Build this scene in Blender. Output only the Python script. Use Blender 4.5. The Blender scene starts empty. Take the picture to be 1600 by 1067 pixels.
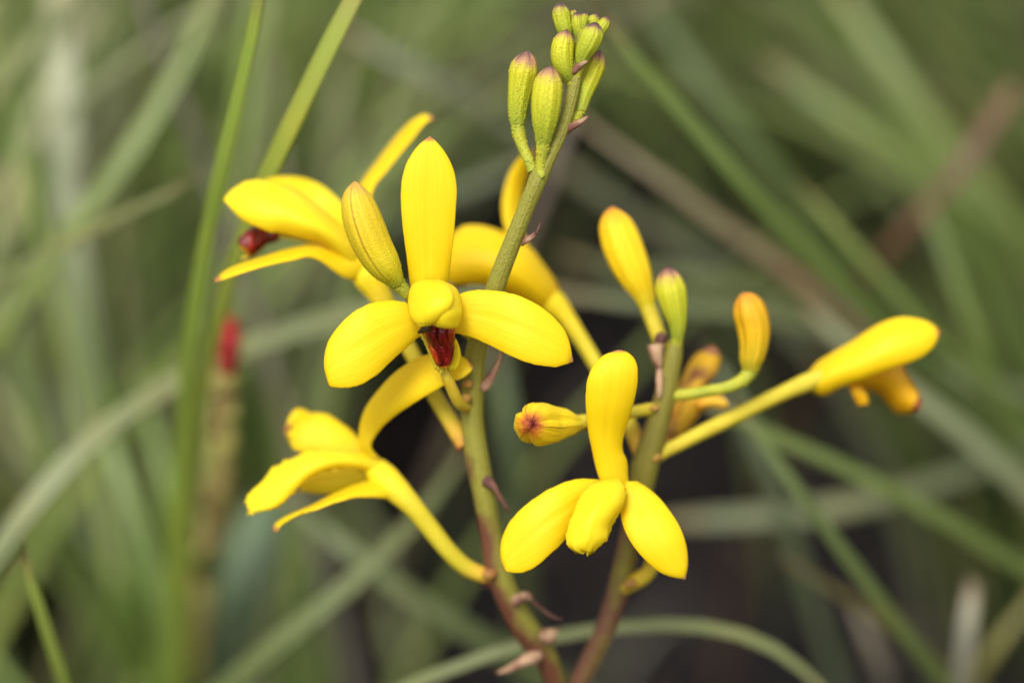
import bpy, math, random
import numpy as np
from mathutils import Vector

random.seed(11); rng = np.random.default_rng(11)
R = math.radians
sc = bpy.context.scene
col = sc.collection

# ------------------------------------------------------------------ camera
PITCH = R(30); FOC = 0.317; LENS = 100.0; SENS = 36.0
P0 = np.array([0.0, 0.0, 0.17])                 # the point in focus: the front flower, 17 cm above the soil
VIEW = np.array([0.0, math.cos(PITCH), -math.sin(PITCH)])
UP = np.array([0.0, math.sin(PITCH), math.cos(PITCH)])
RIGHT = np.array([1.0, 0.0, 0.0])
CAM = P0 - VIEW * FOC
cd = bpy.data.cameras.new('camera'); cam = bpy.data.objects.new('camera', cd); col.objects.link(cam)
cam.location = CAM; cam.rotation_euler = (R(90) - PITCH, 0, 0)
cd.lens = LENS; cd.sensor_width = SENS; cd.clip_start = 0.01; cd.clip_end = 2000
cd.dof.use_dof = True; cd.dof.focus_distance = FOC; cd.dof.aperture_fstop = 5.8; cd.dof.aperture_blades = 0
sc.camera = cam

# ------------------------------------------------------------------ world, sun, exposure (soft bright overcast)
SUN_EL, SUN_AZ = R(62), R(205)
w = bpy.data.worlds.new('World'); sc.world = w; w.use_nodes = True
nt = w.node_tree; nt.nodes.clear()
sky = nt.nodes.new('ShaderNodeTexSky'); sky.sky_type = 'NISHITA'; sky.sun_disc = False
sky.sun_elevation = SUN_EL; sky.sun_rotation = SUN_AZ; sky.dust_density = 3.0; sky.air_density = 1.0; sky.ozone_density = 0.5
hs = nt.nodes.new('ShaderNodeHueSaturation'); hs.inputs['Saturation'].default_value = 0.08
bgn = nt.nodes.new('ShaderNodeBackground'); bgn.inputs['Strength'].default_value = 0.13
wo = nt.nodes.new('ShaderNodeOutputWorld')
nt.links.new(sky.outputs[0], hs.inputs['Color']); nt.links.new(hs.outputs[0], bgn.inputs['Color']); nt.links.new(bgn.outputs[0], wo.inputs['Surface'])
sd = bpy.data.lights.new('sun', 'SUN'); sd.energy = 1.5; sd.angle = R(22); sd.color = (1.0, 0.965, 0.91)
so = bpy.data.objects.new('sun', sd); col.objects.link(so); so.location = (0, 0, 3)
sdir = Vector((math.sin(SUN_AZ) * math.cos(SUN_EL), math.cos(SUN_AZ) * math.cos(SUN_EL), math.sin(SUN_EL)))
so.rotation_euler = sdir.to_track_quat('Z', 'Y').to_euler()
vs = sc.view_settings; vs.view_transform = 'Standard'; vs.look = 'None'; vs.gamma = 1.0; vs.use_curve_mapping = False
vs.exposure = 1.03
sc.render.engine = 'CYCLES'
sc.cycles.use_denoising = True
sc.cycles.max_bounces = 10; sc.cycles.diffuse_bounces = 5; sc.cycles.transmission_bounces = 6

# ------------------------------------------------------------------ geometry helpers
KPX = SENS / LENS / 1600.0
def P(x, y, d):
    """photo pixel + depth in mm behind the focus plane -> world point"""
    x = np.asarray(x, float); y = np.asarray(y, float); z = FOC + np.asarray(d, float) / 1000.0
    return CAM + z[..., None] * VIEW + ((x - 800) * KPX * z)[..., None] * RIGHT + ((533.5 - y) * KPX * z)[..., None] * UP
def M(px, d=0.0): return px * KPX * (FOC + d / 1000.0)
def project(p):
    q = np.asarray(p) - CAM; z = q @ VIEW
    return (q @ RIGHT) / z / KPX + 800, 533.5 - (q @ UP) / z / KPX, (z - FOC) * 1000
def lin(r, g, b, a=1.0):
    f = lambda c: (c / 255 / 12.92) if c / 255 <= 0.04045 else ((c / 255 + 0.055) / 1.055) ** 2.4
    return (f(r), f(g), f(b), a)
def spline(a, n, dims=3, ts=None):
    a = np.asarray(a, float)
    if len(a) == 2: a = np.vstack([a[0], (a[0] + a[1]) / 2, a[1]])
    t = np.concatenate([[0], np.cumsum(np.linalg.norm(np.diff(a[:, :dims], axis=0), axis=1) + 1e-9)]); t /= t[-1]
    m = np.zeros_like(a)
    h = np.diff(t); dl = np.diff(a, axis=0) / h[:, None]
    m[1:-1] = (dl[:-1] * h[1:, None] + dl[1:] * h[:-1, None]) / (h[1:] + h[:-1])[:, None]
    m[0], m[-1] = dl[0], dl[-1]
    s = np.linspace(0, 1, n) if ts is None else np.asarray(ts)
    i = np.clip(np.searchsorted(t, s, side='right') - 1, 0, len(a) - 2)
    hh = h[i]; u = ((s - t[i]) / hh)[:, None]; hh = hh[:, None]
    return (2*u**3 - 3*u**2 + 1) * a[i] + (u**3 - 2*u**2 + u) * hh * m[i] + (-2*u**3 + 3*u**2) * a[i+1] + (u**3 - u**2) * hh * m[i+1]
_ph = rng.uniform(0, 6.28, (8, 4)); _fr = rng.normal(0, 1, (8, 4))
def wob(x, y, k=1.0, s=0):
    """cheap smooth noise"""
    o = 0
    for i in range(8): o = o + np.sin(_fr[i, 0] * x * k + _fr[i, 1] * y * k + _ph[i, 0] + s * (i + 1.7)) / 8 ** .5
    return o

def make_obj(name, verts, faces, mat, parent=None, uv=None, cols=None, wrap_u=False):
    me = bpy.data.meshes.new(name)
    me.from_pydata([tuple(v) for v in verts], [], faces); me.update()
    me.polygons.foreach_set('use_smooth', [True] * len(me.polygons))
    if uv is not None:
        lay = me.uv_layers.new(name='UVMap')
        li = np.empty(len(me.loops), dtype=np.int32); me.loops.foreach_get('vertex_index', li)
        lu = np.asarray(uv, dtype=np.float32)[li]
        ls = np.empty(len(me.polygons), dtype=np.int32); me.polygons.foreach_get('loop_start', ls)
        lt = np.empty(len(me.polygons), dtype=np.int32); me.polygons.foreach_get('loop_total', lt)
        pid = np.repeat(np.arange(len(ls)), lt); mx = np.maximum.reduceat(lu[:, 0], ls)
        if wrap_u: lu[(mx[pid] - lu[:, 0]) > .5, 0] += 1.0
        lay.data.foreach_set('uv', lu.ravel())
    if cols is not None:
        ca = me.color_attributes.new('Col', 'FLOAT_COLOR', 'POINT'); ca.data.foreach_set('color', np.asarray(cols, dtype=np.float32).ravel())
    me.materials.append(mat)
    o = bpy.data.objects.new(name, me); col.objects.link(o)
    if parent is not None: o.parent = parent
    return o
def empty(name, parent=None, loc=(0, 0, 0)):
    o = bpy.data.objects.new(name, None); col.objects.link(o); o.empty_display_size = 0.01
    o.location = loc
    if parent is not None: o.parent = parent
    return o
def tag(o, label, cat, group=None, kind=None):
    o['label'] = label; o['category'] = cat
    if group: o['group'] = group
    if kind: o['kind'] = kind
    return o

def grid_faces(nu, nv, off=0, wrap=False, flip=False):
    f = []
    for i in range(nu - 1):
        for j in range(nv if wrap else nv - 1):
            k = (j + 1) % nv
            q = (off + i*nv + j, off + i*nv + k, off + (i+1)*nv + k, off + (i+1)*nv + j)
            f.append(q[::-1] if flip else q)
    return f

def petal(name, parent, mat, pairs, d=0.0, cup=0.0, tilt=0.0, nu=44, nv=19, thick=0.4, rag=0.0, rag0=0.8, rib=0.12, wave=0.12, seed=0, edge=0.0, ridge=0.0):
    """a fleshy petal lofted between two edges; d, cup (edges away from viewer) and tilt in mm, along the length"""
    pr = np.asarray(pairs, float)
    mid = np.column_stack([(pr[:, 0] + pr[:, 2]) / 2, (pr[:, 1] + pr[:, 3]) / 2])
    a = np.column_stack([mid, pr])
    ts = 0.5 - 0.5 * np.cos(np.linspace(0, 1, nu) * math.pi); ts = 0.55 * ts + 0.45 * np.linspace(0, 1, nu)
    s = spline(a, nu, dims=6, ts=ts)
    T = ts
    f = lambda q: np.interp(T, np.linspace(0, 1, len(q)), q) if hasattr(q, '__len__') else np.full(nu, float(q))
    def sm(q):
        if not hasattr(q, '__len__') or len(q) < 3: return f(q)
        return spline(np.column_stack([np.linspace(0, 1, len(q)), q]), nu, dims=1, ts=T)[:, 1]
    D, C, TI = sm(d), sm(cup), sm(tilt)
    v = np.linspace(-1, 1, nv); v = np.sign(v) * (1 - (1 - np.abs(v)) ** 1.35)
    X = s[:, 2:3] * (1 - v) / 2 + s[:, 4:5] * (1 + v) / 2
    Y = s[:, 3:4] * (1 - v) / 2 + s[:, 5:6] * (1 + v) / 2
    Z = D[:, None] + C[:, None] * v ** 2 + TI[:, None] * v + rib * np.exp(-(v / .12) ** 2) * np.sin(np.pi * T)[:, None]
    Z = Z + wave * wob(T[:, None] * 5 + seed, v * 2.2 + seed, 1.0, seed)
    Z = Z + ridge * np.cos(v * 9 + 2.2 * np.sin(T * 7)[:, None] + seed) * (1 + .25 * np.sin(T * 8)[:, None])
    if rag:
        ax = s[-1, :2] - s[max(0, nu // 2), :2]; ax = ax / (np.linalg.norm(ax) + 1e-9)
        k = np.clip((T - rag0) / (1 - rag0), 0, 1)[:, None] ** 1.3
        nz = np.interp(v, np.linspace(-1, 1, nv), rng.uniform(-1, .35, nv))
        X = X + ax[0] * rag * k * nz; Y = Y + ax[1] * rag * k * nz; Z = Z + 0.02 * rag * k * rng.uniform(-1, 1, nv)
    if edge:
        e = rng.normal(0, edge, nu); X[:, 0] += e * .5; Y[:, 0] += e; e = rng.normal(0, edge, nu); X[:, -1] += e * .5; Y[:, -1] += e
    G = P(X, Y, Z)
    du = np.gradient(G, axis=0); dv = np.gradient(G, axis=1); N = np.cross(du, dv)
    N /= (np.linalg.norm(N, axis=2, keepdims=True) + 1e-12)
    if np.mean(N @ VIEW) > 0: N = -N; fl = True
    else: fl = False
    th = thick / 1000 * (np.clip(1 - np.abs(v) ** 9, .3, 1))[None, :, None] * np.clip(np.sin(np.clip(T * 1.02, 0, 1) * math.pi) * 4, .3, 1)[:, None, None]
    F1_, B1_ = G + N * th / 2, G - N * th / 2
    V = np.vstack([F1_.reshape(-1, 3), B1_.reshape(-1, 3)]); n = nu * nv
    faces = grid_faces(nu, nv, 0, flip=fl) + grid_faces(nu, nv, n, flip=not fl)
    for i in range(nu - 1):
        for j in (0, nv - 1):
            q = (i*nv + j, (i+1)*nv + j, n + (i+1)*nv + j, n + i*nv + j); faces.append(q if (j == 0) != fl else q[::-1])
    for j in range(nv - 1):
        for i in (0, nu - 1):
            q = (i*nv + j, i*nv + j + 1, n + i*nv + j + 1, n + i*nv + j); faces.append(q if (i != 0) != fl else q[::-1])
    uv = np.stack(np.broadcast_arrays((v[None, :] + 1) / 2, T[:, None]), axis=-1).reshape(-1, 2)
    return make_obj(name, V, faces, mat, parent, np.vstack([uv, uv]))

OCT_V = np.array([[1,0,0],[-1,0,0],[0,1,0],[0,-1,0],[0,0,1],[0,0,-1]], float)
OCT_F = [(0,2,4),(2,1,4),(1,3,4),(3,0,4),(2,0,5),(1,2,5),(3,1,5),(0,3,5)]
def tube_w(name, parent, mat, C, r, sides=18, seams=0, seam_depth=.07, lump=.02, flat=1.0, fuzz=0, fuzz_r=.00009, fuzz_t=(0, 1), phase=0.0, seed=0, ribs=0):
    C = np.asarray(C); r = np.asarray(r); n = len(C)
    T = np.gradient(C, axis=0); T /= np.linalg.norm(T, axis=1, keepdims=True) + 1e-12
    nrm = np.cross(T[0], RIGHT if abs(T[0] @ RIGHT) < .9 else UP); nrm /= np.linalg.norm(nrm)
    th = np.linspace(0, 2 * math.pi, sides, endpoint=False)
    rings = []; nr = []
    L = np.concatenate([[0], np.cumsum(np.linalg.norm(np.diff(C, axis=0), axis=1))]); t = L / L[-1]
    for i in range(n):
        nrm = nrm - T[i] * (nrm @ T[i]); nrm /= np.linalg.norm(nrm); bn = np.cross(T[i], nrm)
        k = 1 + lump * wob(t[i] * 9 + seed, np.cos(th) * 1.2 + seed, 1, seed)
        if seams: k = k * (1 - seam_depth * np.exp(-(np.abs(((th + phase) * seams / (2*math.pi)) % 1 - .5) / .07) ** 2) * math.sin(min(1, t[i] * 1.5 + .15) * math.pi / 2))
        if ribs: k = k * (1 + (.022 if ribs > 5 else .006) * np.cos(ribs * th))
        dr = nrm[None] * np.cos(th)[:, None] + bn[None] * np.sin(th)[:, None] * flat
        rings.append(C[i] + dr * (r[i] * k)[:, None]); nr.append(dr)
    V = np.array(rings).reshape(-1, 3)
    faces = grid_faces(n, sides, 0, wrap=True)
    uv = np.stack(np.broadcast_arrays((th / (2*math.pi))[None, :], t[:, None]), axis=-1).reshape(-1, 2)
    V = np.vstack([V, C[0][None], C[-1][None]]); uv = np.vstack([uv, [[.5, 0], [.5, 1]]])
    a, b = n * sides, n * sides + 1
    for j in range(sides):
        k = (j + 1) % sides
        faces.append((a, k, j)); faces.append((b, (n-1)*sides + j, (n-1)*sides + k))
    if fuzz:
        Vs, Us, Fs = [V], [uv], faces; off = len(V); rg = np.array(rings)
        for q in range(fuzz):
            i = int(np.clip((fuzz_t[0] + (fuzz_t[1] - fuzz_t[0]) * rng.random()) * n, 1, n - 2)); j = rng.integers(sides)
            c = rg[i, j] * (1 - .5) + rg[i, (j+1) % sides] * .5 if rng.random() < .5 else rg[i, j]
            c = c + (rg[i-1, j] - rg[i, j]) * rng.random() * .8
            Vs.append(c + OCT_V * fuzz_r * rng.uniform(.5, 1.35)); Us.append(np.repeat([[j / sides, t[i]]], 6, 0))
            Fs += [tuple(x + off for x in f) for f in OCT_F]; off += 6
        V, uv = np.vstack(Vs), np.vstack(Us)
    return make_obj(name, V, faces, mat, parent, uv, None, True)
def tube(name, parent, mat, pts, n=40, **kw):
    """pts: (x, y, d_mm, half width px)"""
    a = np.asarray(pts, float)
    W = P(a[:, 0], a[:, 1], a[:, 2]); rr = np.array([M(h, dd) for h, dd in zip(a[:, 3], a[:, 2])])
    ts = 0.5 - 0.5 * np.cos(np.linspace(0, 1, n) * math.pi); ts = .6 * ts + .4 * np.linspace(0, 1, n)
    s = spline(np.column_stack([W, rr]), n, dims=4, ts=ts)
    return tube_w(name, parent, mat, s[:, :3], np.maximum(s[:, 3], 2e-5), **kw)

def blade_verts(C, half, side, fold=.28, thick=.16):
    """lens/V shaped blade: left edge, keel top, right edge, keel bottom; side = width direction"""
    n = len(C); T = np.gradient(C, axis=0); T /= np.linalg.norm(T, axis=1, keepdims=True) + 1e-12
    S = side - T * np.sum(side * T, axis=1, keepdims=True); S /= np.linalg.norm(S, axis=1, keepdims=True) + 1e-12
    N = np.cross(S, T); h = half[:, None]
    V = np.stack([C - S * h, C - S * h * .5 - N * h * (fold * .55 - thick), C - N * h * (fold - thick), C + S * h * .5 - N * h * (fold * .55 - thick), C + S * h,
                  C + S * h * .5 - N * h * (fold * .55 + thick), C - N * h * (fold + thick), C - S * h * .5 - N * h * (fold * .55 + thick)], axis=1)
    return V

# ------------------------------------------------------------------ material helpers
def nodes(name):
    m = bpy.data.materials.new(name); m.use_nodes = True; t = m.node_tree
    t.nodes.clear(); return m, t
def cyl(nb, sep, ku, kv):
    a = nb.math('MULTIPLY', sep.outputs[0], 6.283185)
    cx = nb.n('CombineXYZ', i_0=nb.math('MULTIPLY', nb.math('COSINE', a), ku / 6.283), i_1=nb.math('MULTIPLY', nb.math('SINE', a), ku / 6.283), i_2=nb.math('MULTIPLY', sep.outputs[1], kv))
    return cx.outputs[0]
class NB:
    def __init__(s, t): s.t = t
    def n(s, typ, **kw):
        x = s.t.nodes.new('ShaderNode' + typ)
        for k, v in kw.items():
            if k.startswith('i_'):
                key = k[2:].replace('_', ' ')
                key = int(key) if key.isdigit() else key
                if isinstance(v, bpy.types.NodeSocket): s.t.links.new(v, x.inputs[key])
                else: x.inputs[key].default_value = v
            else: setattr(x, k, v)
        return x
    def mix(s, fac, a, b, mode='MIX'):
        x = s.t.nodes.new('ShaderNodeMix'); x.data_type = 'RGBA'; x.blend_type = mode
        for i, v in ((0, fac), (6, a), (7, b)):
            if isinstance(v, bpy.types.NodeSocket): s.t.links.new(v, x.inputs[i])
            else: x.inputs[i].default_value = v
        return x.outputs[2]
    def ramp(s, fac, stops, interp='LINEAR'):
        x = s.t.nodes.new('ShaderNodeValToRGB'); s.t.links.new(fac, x.inputs[0]); cr = x.color_ramp; cr.interpolation = interp
        while len(cr.elements) > 1: cr.elements.remove(cr.elements[-1])
        cr.elements[0].position, cr.elements[0].color = stops[0]
        for p, c in stops[1:]:
            e = cr.elements.new(p); e.color = c
        return x.outputs[0]
    def math(s, op, a, b=0.0):
        x = s.t.nodes.new('ShaderNodeMath'); x.operation = op
        for i, v in ((0, a), (1, b)):
            if isinstance(v, bpy.types.NodeSocket): s.t.links.new(v, x.inputs[i])
            else: x.inputs[i].default_value = v
        return x.outputs[0]
def tissue(nb, colr, rough=.45, trans=.3, trans_col=None, bump=None, bdist=.00006, spec=.35, sheen=0.0):
    """leaf / petal tissue: glossy skin over diffuse that lets part of the light through"""
    b = nb.n('BsdfPrincipled', i_Roughness=rough)
    b.inputs['Specular IOR Level'].default_value = spec
    if isinstance(colr, bpy.types.NodeSocket): nb.t.links.new(colr, b.inputs['Base Color'])
    else: b.inputs['Base Color'].default_value = colr
    tr = nb.n('BsdfTranslucent')
    tc = trans_col if trans_col is not None else colr
    if isinstance(tc, bpy.types.NodeSocket): nb.t.links.new(tc, tr.inputs['Color'])
    else: tr.inputs['Color'].default_value = tc
    if bump is not None:
        bp = nb.n('Bump', i_Strength=1.0, i_Distance=bdist); nb.t.links.new(bump, bp.inputs['Height'])
        nb.t.links.new(bp.outputs[0], b.inputs['Normal'])
    ms = nb.n('MixShader', i_Fac=trans); nb.t.links.new(b.outputs[0], ms.inputs[1]); nb.t.links.new(tr.outputs[0], ms.inputs[2])
    o = nb.n('OutputMaterial'); nb.t.links.new(ms.outputs[0], o.inputs['Surface'])

def petal_mat(name, main, base, tip, tip_at=.945, trans=.32, brown=0.0):
    m, t = nodes(name); nb = NB(t)
    uv = nb.n('TexCoord').outputs['UV']; sep = nb.n('SeparateXYZ', i_Vector=uv)
    u, v = sep.outputs[0], sep.outputs[1]
    geo = nb.n('NewGeometry').outputs['Position']
    n1 = nb.n('TexNoise', i_Vector=geo, i_Scale=260.0, i_Detail=3.0)
    n2 = nb.n('TexNoise', i_Vector=geo, i_Scale=9000.0, i_Detail=1.0)
    mp = nb.n('Mapping', i_Vector=uv); mp.inputs['Scale'].default_value = (34, 1.6, 1)
    vein = nb.n('TexNoise', i_Vector=mp.outputs[0], i_Scale=1.0, i_Detail=2.0, i_Roughness=.4)
    c = nb.ramp(v, [(0.0, base), (.28, main), (tip_at - .05, main), (tip_at, main), (min(1, tip_at + .03), tip), (1.0, tip)])
    deep = nb.mix(1.0, c, (.97, .90, .55, 1), 'MULTIPLY')
    c = nb.mix(nb.math('MULTIPLY', nb.ramp(vein.outputs['Fac'], [(.42, (1,1,1,1)), (.6, (0,0,0,1))]), .6), c, deep)
    c = nb.mix(nb.math('MULTIPLY', nb.ramp(n1.outputs['Fac'], [(.35, (1,1,1,1)), (.7, (0,0,0,1))]), .35), c, deep)
    # thin pale-brown rim and a few brown specks
    e = nb.math('ABSOLUTE', nb.math('SUBTRACT', u, .5))
    c = nb.mix(nb.math('MULTIPLY', nb.ramp(e, [(.485, (0,0,0,1)), (.5, (1,1,1,1))]), .35), c, lin(205, 150, 60))
    sp = nb.n('TexVoronoi', i_Vector=geo, i_Scale=420.0)
    spk = nb.math('MULTIPLY', nb.ramp(sp.outputs['Distance'], [(.03, (1,1,1,1)), (.075, (0,0,0,1))]), nb.ramp(n1.outputs['Fac'], [(.55, (0,0,0,1)), (.62, (1,1,1,1))]))
    c = nb.mix(nb.math('MULTIPLY', spk, .6), c, lin(150, 95, 20))
    if brown:
        bn = nb.ramp(n1.outputs['Fac'], [(.62 - brown * .4, (0,0,0,1)), (.72 - brown * .2, (1,1,1,1))])
        c = nb.mix(bn, c, lin(150, 95, 60))
    h = nb.math('ADD', nb.math('MULTIPLY', vein.outputs['Fac'], 1.6), nb.math('MULTIPLY', n2.outputs['Fac'], .9))
    c = nb.mix(nb.math('MULTIPLY', nb.ramp(n2.outputs['Fac'], [(.4, (1,1,1,1)), (.62, (0,0,0,1))]), .3), c, nb.mix(1.0, c, (.93, .86, .6, 1), 'MULTIPLY'))
    tc = nb.mix(1.0, c, (1.0, .88, .6, 1), 'MULTIPLY')
    tissue(nb, c, rough=.5, trans=trans, trans_col=tc, bump=h, bdist=.00003, spec=.3)
    return m

def bud_mat(name, stops, streak=.35, trans=.12, seam=None, tipseam=None):
    m, t = nodes(name); nb = NB(t)
    uv = nb.n('TexCoord').outputs['UV']; sep = nb.n('SeparateXYZ', i_Vector=uv)
    geo = nb.n('NewGeometry').outputs['Position']
    n1 = nb.n('TexNoise', i_Vector=geo, i_Scale=700.0, i_Detail=4.0)
    n2 = nb.n('TexNoise', i_Vector=geo, i_Scale=5000.0, i_Detail=2.0)
    vv = nb.math('ADD', sep.outputs[1], nb.math('MULTIPLY', nb.math('SUBTRACT', n1.outputs['Fac'], .5), .16))
    c = nb.ramp(vv, stops)
    vn = nb.n('TexNoise', i_Vector=cyl(nb, sep, 26, 1.2), i_Scale=1.0, i_Detail=1.5)
    c = nb.mix(nb.math('MULTIPLY', nb.ramp(vn.outputs['Fac'], [(.42, (1,1,1,1)), (.58, (0,0,0,1))]), streak), c, nb.mix(1.0, c, (.66, .72, .6, 1), 'MULTIPLY'))
    c = nb.mix(nb.math('MULTIPLY', nb.ramp(n2.outputs['Fac'], [(.5, (0,0,0,1)), (.7, (1,1,1,1))]), .35), c, nb.mix(1.0, c, (1.35, 1.3, 1.2, 1), 'MULTIPLY'))
    sp = nb.n('TexVoronoi', i_Vector=geo, i_Scale=380.0)
    spk = nb.math('MULTIPLY', nb.ramp(sp.outputs['Distance'], [(.035, (1,1,1,1)), (.07, (0,0,0,1))]), nb.ramp(n1.outputs['Fac'], [(.5, (0,0,0,1)), (.56, (1,1,1,1))]))
    c = nb.mix(nb.math('MULTIPLY', spk, .8), c, lin(70, 45, 25))
    if seam is not None:
        sx = nb.math('ABSOLUTE', nb.math('SUBTRACT', nb.math('FRACT', nb.math('ADD', nb.math('MULTIPLY', sep.outputs[0], 3.0), seam)), .5))
        c = nb.mix(nb.math('MULTIPLY', nb.ramp(sx, [(.0, (1,1,1,1)), (.035, (0,0,0,1))]), .75), c, lin(120, 70, 20))
    if tipseam is not None:
        sx = nb.math('ABSOLUTE', nb.math('SUBTRACT', nb.math('FRACT', nb.math('ADD', nb.math('MULTIPLY', sep.outputs[0], 6.0), nb.math('MULTIPLY', n1.outputs['Fac'], .5))), .5))
        k = nb.math('MULTIPLY', nb.ramp(sx, [(.0, (1,1,1,1)), (.16, (0,0,0,1))]), nb.ramp(vv, [(.74, (0,0,0,1)), (.92, (1,1,1,1))]))
        c = nb.mix(nb.math('MULTIPLY', k, .85), c, tipseam)
    h = nb.math('ADD', nb.math('MULTIPLY', n2.outputs['Fac'], 1.0), nb.math('MULTIPLY', vn.outputs['Fac'], 1.6))
    tissue(nb, c, rough=.5, trans=trans, bump=h, bdist=.00012, spec=.3)
    return m

def simple_mat(name, a, b, scale=400.0, rough=.6, trans=.1, bdist=.0001, thr=(.4, .6), fine=4000.0):
    m, t = nodes(name); nb = NB(t)
    geo = nb.n('NewGeometry').outputs['Position']
    n1 = nb.n('TexNoise', i_Vector=geo, i_Scale=scale, i_Detail=4.0)
    n2 = nb.n('TexNoise', i_Vector=geo, i_Scale=fine, i_Detail=2.0)
    c = nb.ramp(n1.outputs['Fac'], [(thr[0], a), (thr[1], b)])
    c = nb.mix(nb.math('MULTIPLY', n2.outputs['Fac'], .4), c, nb.mix(1.0, c, (.6, .6, .55, 1), 'MULTIPLY'))
    tissue(nb, c, rough=rough, trans=trans, bump=n2.outputs['Fac'], bdist=bdist, spec=.3)
    return m

def stem_mat(name, green, dark, bias, lo=.0, hi=1.0, brown_side=.5):
    """green stalk with a purple-brown flush on one side, stronger towards the foot"""
    m, t = nodes(name); nb = NB(t)
    uv = nb.n('TexCoord').outputs['UV']; sep = nb.n('SeparateXYZ', i_Vector=uv)
    geo = nb.n('NewGeometry').outputs['Position']
    n1 = nb.n('TexNoise', i_Vector=geo, i_Scale=160.0, i_Detail=4.0)
    n2 = nb.n('TexNoise', i_Vector=geo, i_Scale=3500.0, i_Detail=3.0)
    vn = nb.n('TexNoise', i_Vector=cyl(nb, sep, 30, 3), i_Scale=1.0, i_Detail=2.0)
    ang = nb.math('COSINE', nb.math('MULTIPLY', nb.math('SUBTRACT', sep.outputs[0], brown_side), 6.2832))
    f = nb.math('ADD', nb.math('ADD', nb.math('MULTIPLY', ang, .28), bias), nb.math('MULTIPLY', nb.math('SUBTRACT', n1.outputs['Fac'], .5), 1.5))
    f = nb.math('ADD', f, nb.math('MULTIPLY', nb.math('SUBTRACT', sep.outputs[1], lo), hi))
    fac = nb.ramp(f, [(.38, (0,0,0,1)), (.72, (1,1,1,1))])
    c = nb.mix(fac, green, dark)
    c = nb.mix(nb.math('MULTIPLY', nb.ramp(vn.outputs['Fac'], [(.35, (1,1,1,1)), (.65, (0,0,0,1))]), .3), c, nb.mix(1.0, c, (.7, .68, .68, 1), 'MULTIPLY'))
    c = nb.mix(nb.math('MULTIPLY', nb.ramp(n2.outputs['Fac'], [(.5, (0,0,0,1)), (.68, (1,1,1,1))]), .4), c, nb.mix(1.0, c, (.55, .5, .5, 1), 'MULTIPLY'))
    h = nb.math('ADD', n2.outputs['Fac'], vn.outputs['Fac'])
    tissue(nb, c, rough=.48, trans=.06, bump=h, bdist=.00014, spec=.35)
    return m

def grass_mat(name, use_attr=False, trans=.28):
    m, t = nodes(name); nb = NB(t)
    base = nb.n('Attribute', attribute_name='Col').outputs['Color'] if use_attr else nb.n('ObjectInfo').outputs['Color']
    uv = nb.n('TexCoord').outputs['UV']; geo = nb.n('NewGeometry').outputs['Position']
    mp = nb.n('Mapping', i_Vector=uv); mp.inputs['Scale'].default_value = (9, .8, 1)
    vn = nb.n('TexNoise', i_Vector=mp.outputs[0], i_Scale=1.0, i_Detail=2.0)
    n1 = nb.n('TexNoise', i_Vector=geo, i_Scale=55.0, i_Detail=3.0)
    c = nb.mix(nb.ramp(vn.outputs['Fac'], [(.4, (1,1,1,1)), (.62, (0,0,0,1))]), base, nb.mix(1.0, base, (.68, .72, .62, 1), 'MULTIPLY'))
    c = nb.mix(nb.math('MULTIPLY', nb.ramp(n1.outputs['Fac'], [(.52, (0,0,0,1)), (.7, (1,1,1,1))]), .5), c, nb.mix(1.0, c, (1.5, 1.15, .9, 1), 'MULTIPLY'))
    tv = nb.n('SeparateXYZ', i_Vector=uv).outputs[1]
    if not use_attr: c = nb.mix(nb.math('MULTIPLY', nb.ramp(nb.math('ADD', tv, nb.math('MULTIPLY', nb.math('SUBTRACT', n1.outputs['Fac'], .5), .04)), [(.008, (1,1,1,1)), (.04, (0,0,0,1))]), .6), c, lin(150, 122, 86))
    tissue(nb, c, rough=.42, trans=trans, bump=vn.outputs['Fac'], bdist=.00015, spec=.45)
    return m

YEL = (0.88, 0.695, 0.006, 1)
M_PETAL = petal_mat('petal_yellow', YEL, (0.84, 0.68, 0.012, 1), lin(196, 140, 90), trans=.38)
M_HOOD = petal_mat('hood_yellow', (0.91, 0.79, 0.02, 1), (0.88, 0.75, 0.025, 1), (0.88, .74, .025, 1), trans=.36)
M_FAR = petal_mat('petal_warm_yellow', (0.87, 0.66, 0.005, 1), (0.80, 0.56, 0.006, 1), lin(205, 140, 70))
M_ORANGE_SHADE = petal_mat('petal_orange_shade', (0.78, 0.45, 0.005, 1), (0.70, 0.36, 0.005, 1), lin(150, 70, 40), tip_at=.9)  # yellow petal turned orange: shade of the flower's underside painted into the colour
M_WILT = petal_mat('petal_wilted', (0.82, 0.52, 0.04, 1), (0.72, 0.34, 0.02, 1), lin(165, 112, 90), tip_at=.86, brown=.18, trans=.3)
tipb = lin(120, 82, 75)
M_BUDG = bud_mat('bud_green', [(0, (.30, .34, .03, 1)), (.3, (.40, .42, .02, 1)), (.72, (.52, .48, .016, 1)), (.80, (.52, .42, .04, 1)), (.87, lin(176, 132, 90)), (.94, lin(138, 98, 84)), (1, lin(100, 66, 66))], tipseam=lin(88, 54, 58))
M_BUDS = bud_mat('bud_small_green', [(0, (.28, .32, .03, 1)), (.4, (.36, .39, .02, 1)), (.72, (.42, .42, .02, 1)), (.82, (.40, .34, .05, 1)), (.89, lin(124, 90, 78)), (1, lin(70, 44, 50))], tipseam=lin(60, 36, 42))
M_BUDY = bud_mat('bud_ochre', [(0, (.30, .34, .02, 1)), (.14, (.52, .47, .016, 1)), (.4, (.68, .51, .014, 1)), (.85, (.66, .46, .02, 1)), (.97, lin(200, 150, 70)), (1, lin(150, 95, 60))], seam=.1)
M_BUDB = bud_mat('bud_bright', [(0, (.62, .52, .02, 1)), (.2, (.82, .58, .01, 1)), (.75, (.84, .55, .006, 1)), (.93, (.75, .38, .01, 1)), (1, lin(190, 110, 50))], streak=.15)
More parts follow.
